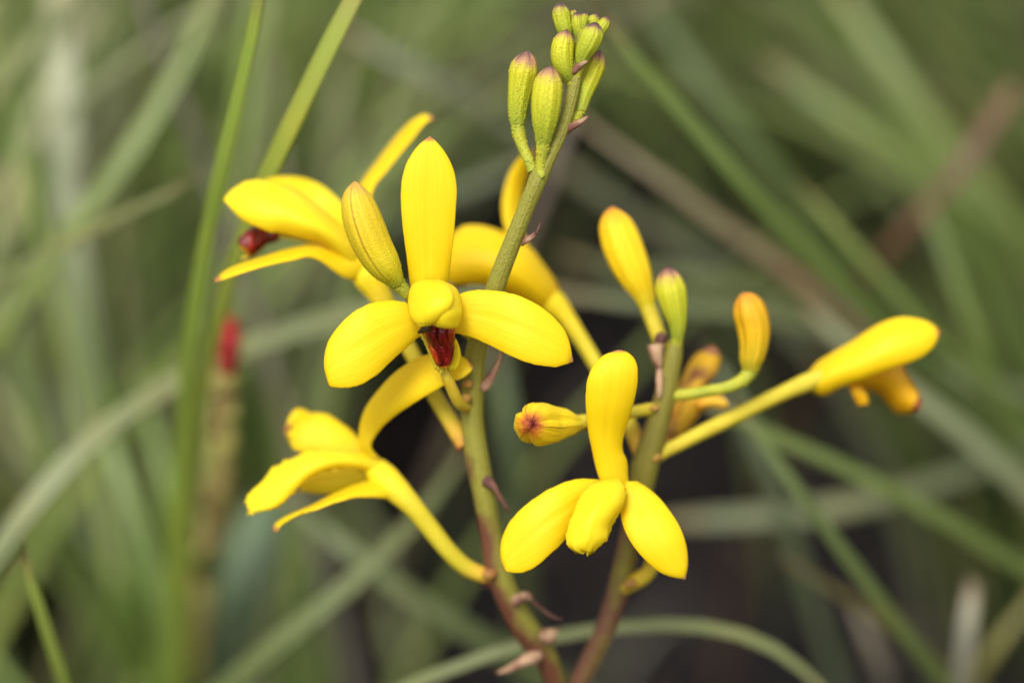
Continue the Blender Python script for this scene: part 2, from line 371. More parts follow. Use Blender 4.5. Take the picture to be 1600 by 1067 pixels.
M_BUDW = bud_mat('bud_split', [(0, (.62, .52, .02, 1)), (.2, (.84, .62, .012, 1)), (.8, (.84, .58, .008, 1)), (.88, (.76, .44, .01, 1)), (.95, lin(186, 110, 30)), (.985, lin(150, 66, 30)), (1, lin(110, 30, 18))], streak=.25, seam=.18)
M_BUDO = bud_mat('bud_orange', [(0, (.40, .36, .02, 1)), (.2, (.60, .40, .01, 1)), (.5, (.68, .40, .006, 1)), (.85, (.68, .34, .008, 1)), (.96, lin(196, 130, 40)), (1, lin(120, 66, 36))], seam=.35)
M_PED = simple_mat('pedicel_green_yellow', (.33, .36, .03, 1), (.44, .42, .03, 1), trans=.1)
M_PEDY = simple_mat('pedicel_yellow', (.54, .43, .025, 1), (.60, .48, .03, 1), trans=.12)
M_PEDF = bud_mat('pedicel_flower', [(0, YEL), (.16, (.84, .62, .012, 1)), (.34, (.62, .50, .02, 1)), (.8, (.56, .46, .025, 1)), (.93, (.60, .36, .03, 1)), (1, lin(170, 105, 50))], streak=.2)
M_PEDR = simple_mat('pedicel_flushed', (.56, .38, .02, 1), (.62, .46, .03, 1), trans=.12)
M_NODE = simple_mat('stalk_joint', lin(140, 92, 48), lin(168, 128, 56), rough=.6)
M_BRACT = simple_mat('bract_dry', lin(190, 156, 122), lin(138, 94, 78), scale=500, rough=.75, trans=.25)
M_BRACTD = simple_mat('bract_dark', lin(118, 80, 66), lin(80, 50, 46), scale=500, rough=.75, trans=.2)
M_STEM = stem_mat('stem_olive', (.25, .235, .03, 1), lin(104, 64, 44), .16, lo=.18, hi=2.6, brown_side=.2)
M_STEM2 = stem_mat('stem_purple', (.21, .185, .022, 1), lin(106, 70, 52), .62, lo=.35, hi=.75, brown_side=.45)
M_LIP, t_ = nodes('lip_red'); nb = NB(t_)
g_ = nb.n('NewGeometry').outputs['Position']
lmp = nb.n('Mapping', i_Vector=g_); lmp.inputs['Scale'].default_value = (1.3, .3, .22)
l1 = nb.n('TexNoise', i_Vector=lmp.outputs[0], i_Scale=1100.0, i_Detail=2.0); l2 = nb.n('TexNoise', i_Vector=g_, i_Scale=2600.0, i_Detail=2.0)
uvs = nb.n('SeparateXYZ', i_Vector=nb.n('TexCoord').outputs['UV'])
ed = nb.math('ADD', nb.math('ABSOLUTE', nb.math('SUBTRACT', uvs.outputs[0], .5)), nb.math('MULTIPLY', nb.math('SUBTRACT', l1.outputs['Fac'], .5), .22))
lc = nb.ramp(l1.outputs['Fac'], [(.35, lin(60, 3, 2)), (.6, lin(112, 8, 4)), (.75, lin(150, 30, 8))])
lc = nb.mix(nb.ramp(ed, [(.36, (0,0,0,1)), (.5, (1,1,1,1))]), lc, lin(205, 92, 12))
lc = nb.mix(nb.ramp(nb.math('ADD', uvs.outputs[1], nb.math('MULTIPLY', l1.outputs['Fac'], .1)), [(.96, (0,0,0,1)), (1.04, (1,1,1,1))]), lc, lin(220, 140, 20))
tissue(nb, lc, rough=.36, trans=.05, bump=nb.math('ADD', l1.outputs['Fac'], nb.math('MULTIPLY', l2.outputs['Fac'], .25)), bdist=.0005, spec=.5)
M_DARK = simple_mat('column_dark', lin(40, 28, 18), lin(90, 75, 30), scale=900, rough=.4)
M_GRASS = grass_mat('grass_blade'); M_MASS = grass_mat('grass_mass', True)

# ------------------------------------------------------------------ ground
def ground_h(x, y):
    r = np.hypot(x, y)
    return (.006 * wob(x * 9, y * 9) + .003 * wob(x * 31, y * 31, 1, 3)) * np.exp(-(r / 6) ** 2) - .006 - .0006 * np.minimum(r, 1) 
gx = np.sign(np.linspace(-1, 1, 150)) * (np.abs(np.linspace(-1, 1, 150)) ** 5 * 600 + np.abs(np.linspace(-1, 1, 150)) * 1.2)
GX, GY = np.meshgrid(gx, gx, indexing='ij'); GV = np.stack([GX, GY + .4, ground_h(GX, GY + .4)], -1).reshape(-1, 3)
m_, t_ = nodes('dark_soil'); nb = NB(t_)
g_ = nb.n('NewGeometry').outputs['Position']
s1 = nb.n('TexNoise', i_Vector=g_, i_Scale=28.0, i_Detail=6.0); s2 = nb.n('TexNoise', i_Vector=g_, i_Scale=260.0, i_Detail=5.0)
sc_ = nb.ramp(s1.outputs['Fac'], [(.3, (.006, .0047, .005, 1)), (.55, (.013, .0102, .0106, 1)), (.78, (.034, .026, .026, 1))])
sc_ = nb.mix(nb.math('MULTIPLY', s2.outputs['Fac'], .5), sc_, nb.mix(1.0, sc_, (.4, .4, .4, 1), 'MULTIPLY'))
tissue(nb, sc_, rough=.9, trans=0.0, bump=nb.math('ADD', s1.outputs['Fac'], s2.outputs['Fac']), bdist=.004, spec=.2)
ground = make_obj('ground', GV, grid_faces(150, 150, 0, flip=False), m_)
tag(ground, 'dark brown soil under the grass and the orchid', 'ground', kind='structure')

# ------------------------------------------------------------------ the orchid
fork = P(886, 1135, 23); foot = np.array([fork[0] + .004, fork[1] + .010, -.012])
orchid = empty('orchid_plant', None, (float(foot[0]), float(foot[1]), 0.0))
bpy.context.view_layer.update()
tag(orchid, 'branching orchid with bright yellow hooded flowers, green and ochre buds and dark red lips', 'orchid')
INV = Vector((float(foot[0]), float(foot[1]), 0.0))
def part_empty(name, at_px):
    e = empty(name, orchid); w_ = P(*[np.array(float(q)) for q in at_px]); e.location = Vector(w_) - INV
    return e
_root_objs = []
def fixp(o):
    """keep world placement: meshes are in world coordinates"""
    off = Vector((0, 0, 0)); p = o.parent
    while p is not None: off += p.location; p = p.parent
    o.location = -off
    return o
_mo = make_obj
def make_obj(name, verts, faces, mat, parent=None, uv=None, cols=None, wrap_u=False):
    o = _mo(name, verts, faces, mat, parent, uv, cols, wrap_u)
    return fixp(o) if parent is not None else o

# stems
def px_path(pts):
    a = np.asarray(pts, float)
    return np.column_stack([P(a[:, 0], a[:, 1], a[:, 2]), [M(h, dd) for h, dd in zip(a[:, 3], a[:, 2])]])
main_px = [(909, 40, 0.6, 5), (905, 80, .5, 8), (900, 120, .3, 9), (890, 165, .2, 10), (877, 205, 0, 11), (858, 245, 0, 12), (845, 270, .2, 15), (836, 292, .5, 14), (825, 318, 1, 13.5), (805, 368, 2, 14), (781, 430, 3.5, 15), (760, 495, 5.5, 16), (745, 545, 7.4, 17),
           (739, 600, 8.6, 18), (738, 650, 9.4, 17.5), (745, 712, 10.3, 19), (757, 775, 11.2, 17.5), (768, 840, 12.4, 17.5), (779, 895, 13.4, 20), (797, 940, 14.6, 20), (823, 985, 16.2, 22), (850, 1022, 18, 19), (868, 1067, 20, 16.5)]
a = px_path(main_px)
down = np.array([np.append(fork + (foot - fork) * k, M(19, 23) * (1 + .25 * k)) for k in (0, .35, .7, 1.0)])
s = spline(np.vstack([a, down]), 150, dims=3)
tube_w('stem', orchid, M_STEM, s[:, :3], s[:, 3], sides=26, lump=.045, ribs=5, fuzz=260, fuzz_r=.00006, fuzz_t=(.0, .5))
side_px = [(1057, 535, 10.5, 11), (1052, 555, 10.8, 15), (1046, 585, 11, 16), (1041, 612, 11.3, 17), (1032, 645, 11.7, 17.5), (1020, 685, 12.3, 20), (1008, 728, 13, 22), (998, 780, 13.8, 19), (986, 835, 14.6, 17.5), (975, 885, 15.6, 17.5), (962, 935, 16.8, 17.5), (943, 990, 18.2, 16), (921, 1035, 20, 16.5), (903, 1072, 21.4, 16)]
a = px_path(side_px); s = spline(np.vstack([a, np.append(fork + np.array([0, 0, -.002]), M(14, 23))]), 110, dims=3)
tube_w('stem', orchid, M_STEM2, s[:, :3], s[:, 3], sides=26, lump=.045, ribs=5, fuzz=60, fuzz_r=.00006)

def bud(body, ped, mat, pmat=M_PED, seams=3, phase=0.0, fuzz=60, n=36, seed=0, pf=40, sides=40, lump=.02, sd_=.07, ft=(.03, .75)):
    b = tube('bud', orchid, mat, body, n=n, sides=sides, seams=seams, seam_depth=sd_, phase=phase, ribs=9, fuzz=fuzz, fuzz_t=ft, fuzz_r=.00009, seed=seed, lump=lump)
    tube('pedicel', b, pmat, ped, n=22, sides=16, fuzz=pf, fuzz_r=.00014, seed=seed + 3)
    return b
# --- the buds at the top of the taller stalk (base -> tip)
bud([(810, 196, 1, 11), (809, 184, 1, 14), (811, 158, .8, 17.5), (815, 130, .6, 21), (819, 108, .4, 22.5), (822, 95, .3, 18), (823.5, 86, .2, 10.5), (824, 80, .2, 2)],
    [(833, 268, .3, 9), (826, 250, .5, 8.5), (815, 225, .9, 9), (810, 203, 1, 11), (809, 190, 1, 11)], M_BUDG, fuzz=330, phase=.6, seed=1, pf=90)
bud([(849, 224, -1.2, 11), (850, 208, -1.5, 15.5), (852, 182, -1.9, 22), (855, 148, -2.2, 24.5), (857, 127, -2.2, 22), (859, 113, -2.1, 13.5), (860.5, 103, -2.0, 2)],
    [(845, 270, -.2, 9), (846, 252, -.6, 9), (848, 232, -1.1, 10.5), (850, 214, -1.4, 12)], M_BUDG, fuzz=360, phase=2.2, seed=2, pf=90)
bud([(889, 124, .4, 10), (883, 110, 0, 15), (879, 94, -.3, 17.5), (879, 76, -.4, 18), (882, 61, -.4, 15), (884.5, 52, -.3, 8.5), (885.5, 46.5, -.3, 2)],
    [(897, 140, .3, 8), (893, 128, .4, 8.5), (888, 116, .3, 10)], M_BUDG, fuzz=40, phase=1.2, seed=3, pf=10)
bud([(907, 100, -.3, 9), (912, 84, -.6, 14), (920, 68, -.9, 17.5), (926, 54, -1, 18), (929, 44, -1, 13.5), (931, 36, -1, 4)],
    [(900, 122, .2, 7), (904, 108, -.1, 7.5), (909, 94, -.3, 9)], M_BUDS, fuzz=40, phase=2.5, seed=4, pf=10)
bud([(906, 174, 1.6, 10), (912, 150, 1.8, 13), (923, 122, 2, 16), (931, 100, 2, 15.5), (935, 86, 2, 10), (937, 79, 2, 2)],
    [(884, 203, .4, 8), (893, 192, 1, 8.5), (902, 180, 1.5, 9.5), (907, 170, 1.6, 10)], M_BUDG, fuzz=60, phase=.2, seed=5, pf=50)
bud([(886, 62, 1.3, 8), (883, 48, 1.2, 12), (878, 30, 1.1, 14), (876, 17, 1, 13), (876, 9, 1, 8), (876, 5, 1, 1)],
    [(900, 98, .7, 6), (893, 78, 1, 7), (886, 60, 1.3, 8)], M_BUDS, fuzz=20, phase=1.9, seed=6, pf=5)
bud([(904, 62, .9, 6), (903, 45, .7, 9), (902, 32, .6, 9.5), (901, 24, .6, 7), (901, 19, .6, 1)],
    [(906, 90, .6, 5), (905, 74, .8, 5.5), (904, 60, .9, 6)], M_BUDS, fuzz=10, seed=7, pf=5, n=24, sides=20)
bud([(900, 42, 1.8, 5), (897, 27, 1.8, 6), (895, 18, 1.8, 5), (894, 14, 1.8, 1)], [(905, 66, .9, 4), (902, 52, 1.4, 4.5), (900, 40, 1.8, 5)], M_BUDS, fuzz=6, seed=8, pf=2, n=20, sides=16)
bud([(911, 46, .3, 5), (913, 32, .2, 6), (914, 23, .1, 5), (914, 19, .1, 1)], [(907, 72, .5, 4), (909, 58, .4, 4.5), (911, 44, .3, 5)], M_BUDS, fuzz=6, seed=9, pf=2, n=20, sides=16)
bud([(915, 58, 1.6, 7), (921, 44, 1.7, 10), (928, 32, 1.8, 9.5), (934, 25, 1.8, 5), (936, 22, 1.8, 1)], [(906, 82, .7, 5), (911, 68, 1.3, 6), (916, 56, 1.6, 7)], M_BUDS, fuzz=10, seed=10, pf=4, n=24, sides=20)
bud([(927, 66, 1.0, 7), (936, 50, 1.2, 10), (944, 38, 1.3, 10), (949, 30, 1.3, 6), (951, 26, 1.3, 1)], [(905, 98, .6, 5), (916, 82, .8, 6), (928, 64, 1.0, 7)], M_BUDS, fuzz=10, seed=11, pf=4, n=24, sides=20)
# ochre bud beside the front flower
bud([(622, 445, 2.4, 11), (614, 433, 2.0, 17), (600, 414, 1.2, 26), (584, 388, .5, 29.5), (570, 356, -.2, 31), (561, 328, -.6, 29), (556, 305, -.8, 22), (555, 291, -.8, 11), (554.5, 283, -.8, 1)],
    [(748, 530, 7, 9), (700, 500, 5.2, 9), (660, 476, 4, 9.5), (636, 459, 3, 10), (620, 442, 2.4, 12)], M_BUDY, fuzz=110, phase=1.05, seed=12, pf=160, sides=34, ft=(.03, .3))
# --- the buds of the shorter stalk
bud([(1012, 478, 13.2, 13), (1006, 460, 13, 18), (993, 432, 12.6, 26.5), (978, 398, 12.2, 31), (967, 368, 12, 30.5), (960, 345, 12, 25), (957.5, 331, 12, 14), (957, 323, 12, 2)],
    [(1037, 545, 12, 11), (1030, 527, 12.4, 12), (1020, 500, 13, 12.5), (1012, 478, 13.2, 13.5)], M_BUDB, M_PEDY, fuzz=20, seed=13, pf=20, lump=.012)
bud([(1059, 528, 10, 9.5), (1059, 508, 9.6, 14), (1053, 475, 9.2, 22), (1047, 447, 9, 23.5), (1045, 430, 9, 17), (1044, 421, 9, 9), (1044, 416.5, 9, 1)],
    [(1050, 566, 10.8, 10), (1055, 545, 10.5, 9), (1059, 526, 10, 10)], M_BUDG, fuzz=40, phase=.3, seed=14, pf=20)
bud([(1174, 580, 10.6, 12), (1174, 565, 10.4, 18), (1178, 540, 10, 23), (1177, 508, 9.6, 27), (1170, 482, 9.2, 25.5), (1165, 467, 9, 18), (1162, 459, 9, 8), (1161, 456, 9, 1)],
    [(1038, 618, 11.4, 10), (1065, 617, 11, 9), (1106, 611, 10.6, 9), (1143, 603, 10.4, 9.5), (1164, 591, 10.5, 11), (1174, 577, 10.6, 13)], M_BUDO, fuzz=60, phase=.9, seed=15, pf=60)
bud([(907, 660, 6.6, 11), (896, 662, 6.2, 17), (878, 662, 5.4, 24), (858, 663, 4.2, 29), (840, 662, 2.4, 33), (832, 662, .6, 29), (829, 663, -.6, 20), (830, 664, -1.2, 9), (832, 664, -1.3, 1)],
    [(1034, 638, 11.5, 10), (1005, 641, 11, 9.5), (970, 648, 9.6, 10), (930, 656, 7.6, 10.5), (905, 660, 6.6, 12)], M_BUDW, M_PEDY, fuzz=90, phase=2.0, seed=16, pf=20, lump=.05, sd_=.18)

# --- the open front flower
f = part_empty('flower', (672, 500, 3))
petal('dorsal_sepal', f, M_PETAL, [(645, 462, 697, 462), (641, 443, 700, 440), (636, 405, 705, 402), (631, 368, 709, 366), (627.5, 335, 712, 332), (626.5, 305, 713.5, 302), (628, 282, 712, 279), (634, 259, 705, 256), (644, 240, 695, 238), (656, 225, 684, 224), (665, 217.5, 677, 217), (671, 214, 672, 214)],
      d=[2.0, .8, .0, -.4, -.2], cup=[1.4, .6, .3, .3, .1], seed=1, wave=.14, edge=.35)
petal('lateral_sepal', f, M_PETAL, [(648, 482, 664, 522), (636, 474, 650, 530), (622, 470.5, 634, 544), (602, 470, 616, 560), (577, 475, 592, 583), (551, 489, 566, 600), (529, 510, 545, 605.5), (513, 534, 530, 606), (507, 558, 521, 605), (508.5, 580, 516.5, 604), (513, 600, 514.5, 603)],
      d=[1.8, .4, -.6, -.6, .2], cup=[.4, .6, .45, .3, .0], tilt=[.2, -.1, -.3, -.2], seed=2, wave=.16, edge=.4)
petal('lateral_sepal', f, M_PETAL, [(705, 466, 700, 512), (717, 460, 709, 520), (731, 455.5, 722, 523), (748, 453.5, 742, 529), (777, 454.5, 772, 543), (810, 462, 804, 559), (841, 477, 833, 569), (866, 497, 857, 573), (883, 518, 874, 572), (891, 540, 885, 569), (894, 556, 890, 567), (895.5, 564, 894, 566)],
      d=[2.2, .8, -.4, -.2, .8], cup=[.4, .6, .5, .3, .0], tilt=[-.2, -.2, -.4, -.2], seed=3, wave=.16, edge=.4)
hp = petal('hood_petal', f, M_HOOD, [(669, 441, 701, 442), (664, 447, 712, 450), (664, 460, 718.5, 463), (667, 476, 721.5, 478), (670, 490, 722, 491), (672, 501, 719, 502), (680, 509, 715, 511), (692, 513, 708, 514)],
      d=[.6, -3.0, -4.5, -5.0, -4.5, -3.3], cup=[1.2, 2.4, 2.8, 2.5, 1.9, 1.0], tilt=[0, .4, .5, .5, .3], seed=4, rib=.05, thick=.3, wave=.06)
petal('hood_petal', f, M_HOOD, [(657, 437, 686, 436.5), (646, 443, 697, 441), (639.5, 455, 705, 452), (637.5, 469, 708, 466), (638, 482, 704, 480), (641, 494, 695, 494), (646.5, 503, 686, 503), (653, 510.5, 677, 508)],
      d=[.4, -3.0, -4.6, -5.0, -4.6, -3.6], cup=[1.4, 2.4, 2.6, 2.2, 1.6, .8], tilt=[0, -1.4, -2.2, -2.1, -1.4, -.5], seed=5, rib=-.16, thick=.25, wave=.08)
petal('lip', f, M_LIP, [(661, 511, 711, 506), (664, 520, 710, 512), (667, 530, 709.5, 525), (672, 545, 709, 541), (677, 558, 707, 554), (683, 569, 703, 566), (688, 575, 700, 574)],
      d=[-1.2, -1.0, -.2, .6, 1.4], cup=[-.4, .3, .5, .3], thick=.8, wave=.4, seed=6, rib=-.2, edge=1.6, ridge=.22, nv=29)
petal('lip_lobe', f, M_HOOD, [(706, 526, 711, 528), (708, 543, 718, 546), (707, 560, 719, 564), (701, 572, 712, 577), (698, 577, 704, 580)], d=[.8, 1.6, 2.4, 2.8], cup=.4, nu=20, nv=11, seed=33, edge=.6)
tube('column', f, M_DARK, [(676, 505, -2.4, 3), (668, 511, -2.4, 6), (660, 516, -2.2, 5), (653, 520, -2, 1.5)], n=16, sides=12, lump=.08)
tube('lip_keel', f, M_PEDY, [(659, 520, .6, 3), (668, 536, 1.2, 5), (677, 556, 1.8, 6), (685, 572, 2.2, 6), (692, 580, 2.4, 5)], n=24, sides=12, fuzz=60, fuzz_r=.00013)
tube('pedicel', f, M_PEDR, [(680, 500, 3, 14), (688, 545, 3.2, 11), (694, 578, 3.2, 8), (701, 595, 3.6, 8.5), (708, 612, 4.4, 9), (716, 628, 5.6, 9), (731, 638, 8.4, 8)], n=34, sides=16, fuzz=50, fuzz_r=.00011, lump=.06)

# --- flower seen from the side above it
f = part_empty('flower', (560, 430, 14))
petal('hood_petal', f, M_HOOD, [(558, 352, 548, 402), (531, 315, 515, 384), (507, 293, 492, 382), (484, 281.5, 468, 377), (458, 276, 444, 373), (430, 277, 424, 368), (409, 282, 412, 350)],
      d=[15, 17.5, 19, 19, 18, 17], cup=[.2, .8, 1, 1, .4], seed=7, nv=15)
petal('hood_petal', f, M_HOOD, [(572, 398, 556, 436), (552, 368, 540, 412), (527, 347, 520, 390), (505, 328, 500, 378), (470, 302, 472, 371), (440, 288, 443, 364), (417, 282, 420, 362), (400, 281.5, 408, 358), (385, 285, 392, 351), (368, 293, 374, 340), (356, 302, 361, 327), (349, 311, 352, 316)],
      d=[13.5, 11, 9.6, 9.4, 10, 12], cup=[1, 2.2, 3.0, 3.0, 1.8, .5], tilt=[0, -1, -1.6, -1.6, -.6], seed=8, edge=.7)
petal('lateral_sepal', f, M_PETAL, [(572, 392, 572, 436), (548, 382, 556, 437), (527, 379, 538, 434), (511, 378, 519, 422), (498, 379, 502, 409), (484, 382, 486, 402.5), (448, 390, 458, 407), (409, 402, 419, 415), (365, 417, 379, 427), (345, 428, 351, 436.5), (334, 437, 336, 441)],
      d=[12.6, 11.6, 10.6, 9.6, 9, 9], cup=[1.4, 1.0, .5, .3, .1], tilt=[-.4, -1.4, -2.0, -2.0, -1], seed=9)
petal('dorsal_sepal', f, M_PETAL, [(548, 330, 580, 342), (556, 304, 579, 315), (567, 282, 585, 292), (585, 258, 603, 269), (606, 230, 626, 240), (629, 203, 647, 215), (651, 184, 661, 197), (668, 179, 671, 189), (677, 184, 678, 188)],
      d=[15, 16, 17.5, 18.5, 18, 17], cup=[.3, .3, .3, .2, 0], tilt=[-1, -2.0, -2.4, -2, -.5], seed=10)
petal('lip', f, M_LIP, [(432, 362, 438, 374), (412, 357, 419, 374), (399, 358, 405, 384), (386, 368, 394, 393), (379, 380, 386, 395), (380, 389, 383, 394)], d=[14, 14, 13.5, 13.5], cup=[.4, 1.2, 1.2, .4], thick=1.6, wave=.3, seed=11)
tube('lip_keel', f, M_PEDR, [(420, 375, 14.5, 4), (405, 388, 14.5, 5), (393, 398, 14.3, 5), (377, 405, 14, 2)], n=18, sides=12)
tube('pedicel', f, M_PEDF, [(558, 418, 14, 17), (570, 430, 14, 22), (588, 453, 14, 19.5), (604, 480, 13.6, 16), (622, 512, 13, 13), (645, 555, 12.4, 12.5), (680, 620, 11.6, 12.5), (706, 662, 11.2, 13.5), (728, 697, 10.6, 15)], n=50, sides=18, fuzz=60)

# --- torn flower seen from the side below it
f = part_empty('flower', (600, 750, 11))
petal('lateral_sepal', f, M_PETAL, [(590, 712, 575, 745), (560, 684, 545, 722), (531, 659, 517, 714), (506, 645.5, 492, 708), (491, 646, 476, 706), (477, 641, 462, 704), (464, 637.5, 453, 698), (452, 653, 447.5, 688), (446, 668, 445, 680)],
      d=[13, 15, 16.5, 17, 16.5], cup=[.4, .6, .5, .2], tilt=[0, -.6, -.8, 0], seed=12, rag=13, rag0=.62, edge=2)
petal('hood_petal', f, M_HOOD, [(598, 728, 590, 756), (575, 716, 568, 760), (548, 714, 540, 767), (520, 720, 512, 772), (492, 733, 484, 770), (470, 750, 466, 768)],
      d=[13, 14.5, 15, 15, 14.5], cup=[.4, .8, .8, .4], seed=13, rag=6, edge=.8)
petal('hood_petal', f, M_HOOD, [(606, 722, 604, 748), (580, 709, 576, 735), (552, 704, 546, 730), (517, 701.5, 513, 733), (478, 707, 480, 749), (450, 719, 458, 770), (430, 732, 442, 786), (413, 748, 424, 796), (398, 763, 410, 799), (387, 776, 397, 801), (381, 786, 386, 803)],
      d=[11.5, 10.2, 9.2, 8.8, 9, 9.6], cup=[.6, 1.4, 1.8, 1.8, 1.2, .4], tilt=[0, -.6, -1.2, -1.2, -.6], seed=14, rag=9, rag0=.72, edge=2.2)
petal('lateral_sepal', f, M_PETAL, [(612, 745, 614, 780), (588, 750, 592, 778), (556, 757, 562, 777), (527, 769, 534, 782), (485, 791, 494, 796), (458, 803, 466, 804), (441, 811, 447, 815), (428, 820, 438, 824), (426, 829, 434, 832)],
      d=[10.5, 9.5, 8.8, 8.6, 8.6], cup=[.8, .6, .4, .3], tilt=[-.6, -1.4, -1.8, -1.8, -.6], seed=15, edge=.9)
petal('dorsal_sepal', f, M_PETAL, [(568, 712, 592, 716), (562, 692, 580, 697), (561.5, 671, 591, 675), (570, 641, 614, 652), (592, 609, 645, 631), (624, 577, 680, 610), (659, 557, 706, 597), (688, 551, 724, 590), (713, 553, 734, 582), (730, 562, 738, 577), (738, 571, 739, 573.5)],
      d=[11, 10.4, 9, 7.4, 6.2, 5.2, 5], cup=[.4, .6, .6, .5, .4, .1], tilt=[-.3, -1.0, -1.4, -1.4, -1.0, -.4], seed=16)
tube('pedicel', f, M_PEDF, [(574, 722, 12.4, 10), (594, 740, 12, 22), (616, 762, 11.4, 21.5), (642, 788, 11, 17), (673, 826, 11.4, 15), (702, 862, 12, 14), (730, 887, 12.8, 13.5), (752, 897, 13, 13), (774, 900, 13.2, 12)], n=50, sides=18, fuzz=110, fuzz_r=.00012)

# --- flower of the shorter stalk that faces forward
f = part_empty('flower', (965, 765, 6))
petal('dorsal_sepal', f, M_PETAL, [(948, 772, 984, 772), (937, 748, 981, 745), (929, 721, 979, 718), (925, 702, 973, 705), (921, 683, 973, 687), (917, 650, 983, 652), (915.5, 616, 994, 612), (918, 593, 996.5, 586), (925, 575, 995, 570), (935, 562, 990, 559), (950, 552, 980, 550.5), (964, 547.5, 972, 547.5)],
      d=[5, 4.2, 3, 1.4, .6, 1.4], cup=[.6, .7, .7, .7, .5, .2], tilt=[.3, .3, .2, 0], seed=17, wave=.16, edge=.4)
petal('lateral_sepal', f, M_PETAL, [(948, 752, 952, 775), (929, 749, 925, 790), (906, 748, 905, 812), (875, 756, 884, 842), (841, 775, 859, 866), (809, 800, 835, 886), (791, 825, 814, 894.5), (782.5, 852, 800, 894), (783, 874, 792, 892.5), (788, 888, 789.5, 891)],
      d=[5, 3.6, 2.2, 1.8, 2.4, 3], cup=[.4, .6, .6, .45, .1], tilt=[0, -.3, -.4, -.3], seed=18, wave=.18, edge=.4)
petal('lateral_sepal', f, M_PETAL, [(976, 752, 996, 752), (971, 774, 1010, 761), (969, 795, 1028, 776), (974, 822, 1047, 799), (988, 850, 1062, 823), (1010, 876, 1071, 848), (1035, 895.5, 1074.5, 870), (1054, 902, 1074, 886), (1066, 904, 1072.5, 896), (1070, 905, 1071, 904)],
      d=[5, 3.8, 2.6, 2.2, 2.6, 3.2], cup=[.6, .6, .6, .4, .0], tilt=[0, .3, .4, .2], seed=19, wave=.18, edge=.4)
petal('hood_petal', f, M_HOOD, [(955, 752, 974, 756), (945, 768, 978, 772), (930, 795, 974, 790), (918, 820, 958, 818), (908, 843, 950, 838), (905, 856, 938, 850)],
      d=[3.4, 2.4, 1.6, 1.4, 1.8], cup=[.6, 1.2, 1.4, .8], seed=20, rag=8, rag0=.5, edge=1)
petal('hood_petal', f, M_HOOD, [(940, 750, 968, 748), (922, 759, 977, 762), (909, 772, 975, 782), (898, 794, 963, 803), (889, 817, 951, 824), (885, 838, 949, 842), (887, 855, 936, 857), (898, 864.5, 930, 862), (908, 867, 922, 867)],
      d=[3.2, .6, -1.0, -1.6, -1.4, -.4], cup=[.8, 1.8, 2.2, 2.0, 1.5, .8], seed=21, rag=9, rag0=.7, edge=2, rib=-.3, wave=.2)
tube('pedicel', f, M_PEDR, [(970, 762, 5.5, 15), (988, 790, 9, 12), (1008, 835, 12, 11), (1020, 872, 13.6, 11), (1013, 894, 14.4, 12), (996, 906, 15, 13), (974, 918, 15.8, 12)], n=40, sides=16, fuzz=30)

# --- flower pointing away on the long yellow stalk
f = part_empty('flower', (1270, 600, 16))
petal('hood_petal', f, M_ORANGE_SHADE, [(1318, 590, 1326, 606), (1355, 570, 1352, 609), (1390, 566, 1378, 619), (1409, 577, 1390, 634), (1424, 598, 1404, 645), (1435, 615, 1422, 645), (1441, 630, 1434, 642)],
      d=[17, 17.4, 18, 18.4, 18], cup=[.8, 2, 2.4, 2.2, 1], tilt=[0, 1, 1.4, 1, 0], seed=22, edge=1)
petal('hood_petal', f, M_ORANGE_SHADE, [(1330, 580, 1335, 606), (1362, 560, 1366, 604), (1390, 555, 1398, 600), (1408, 560, 1412, 592), (1415, 572, 1414, 586)], d=[18, 19, 19.6, 19.6], cup=1.0, seed=23, nv=13)
petal('lateral_sepal', f, M_FAR, [(1256, 589, 1264, 606), (1263, 582, 1272, 614), (1274, 569, 1284, 618), (1299, 552, 1312, 606), (1333, 532, 1345, 594), (1358, 515, 1375, 582), (1383, 502, 1403, 572), (1409, 495.5, 1427, 564), (1434, 498, 1447, 553), (1453, 504, 1459, 541), (1464, 512, 1465, 530), (1468, 517, 1468, 521)],
      d=[15.5, 14.4, 13.6, 13.2, 13.6, 14.4], cup=[1.6, 2.0, 1.8, 1.5, 1.1, .3], tilt=[0, -.8, -1.2, -1.0, -.4], seed=24)
petal('lip', f, M_ORANGE_SHADE, [(1328, 600, 1342, 602), (1332, 613, 1349, 612), (1338, 625, 1355, 622), (1344, 635, 1354, 634)], d=[16.5, 16.5, 17], cup=.6, thick=.8, seed=25, nv=11, nu=20)
tube('pedicel', f, M_PEDY, [(1014, 722, 13, 12), (1028, 711, 13, 11.5), (1065, 692, 13.2, 11), (1106, 671, 13.6, 12), (1150, 650, 14.2, 12), (1189, 630, 14.8, 12), (1230, 611, 15.4, 12.5), (1262, 597, 15.6, 14.5), (1286, 588, 15.6, 13)], n=50, sides=18, fuzz=25)

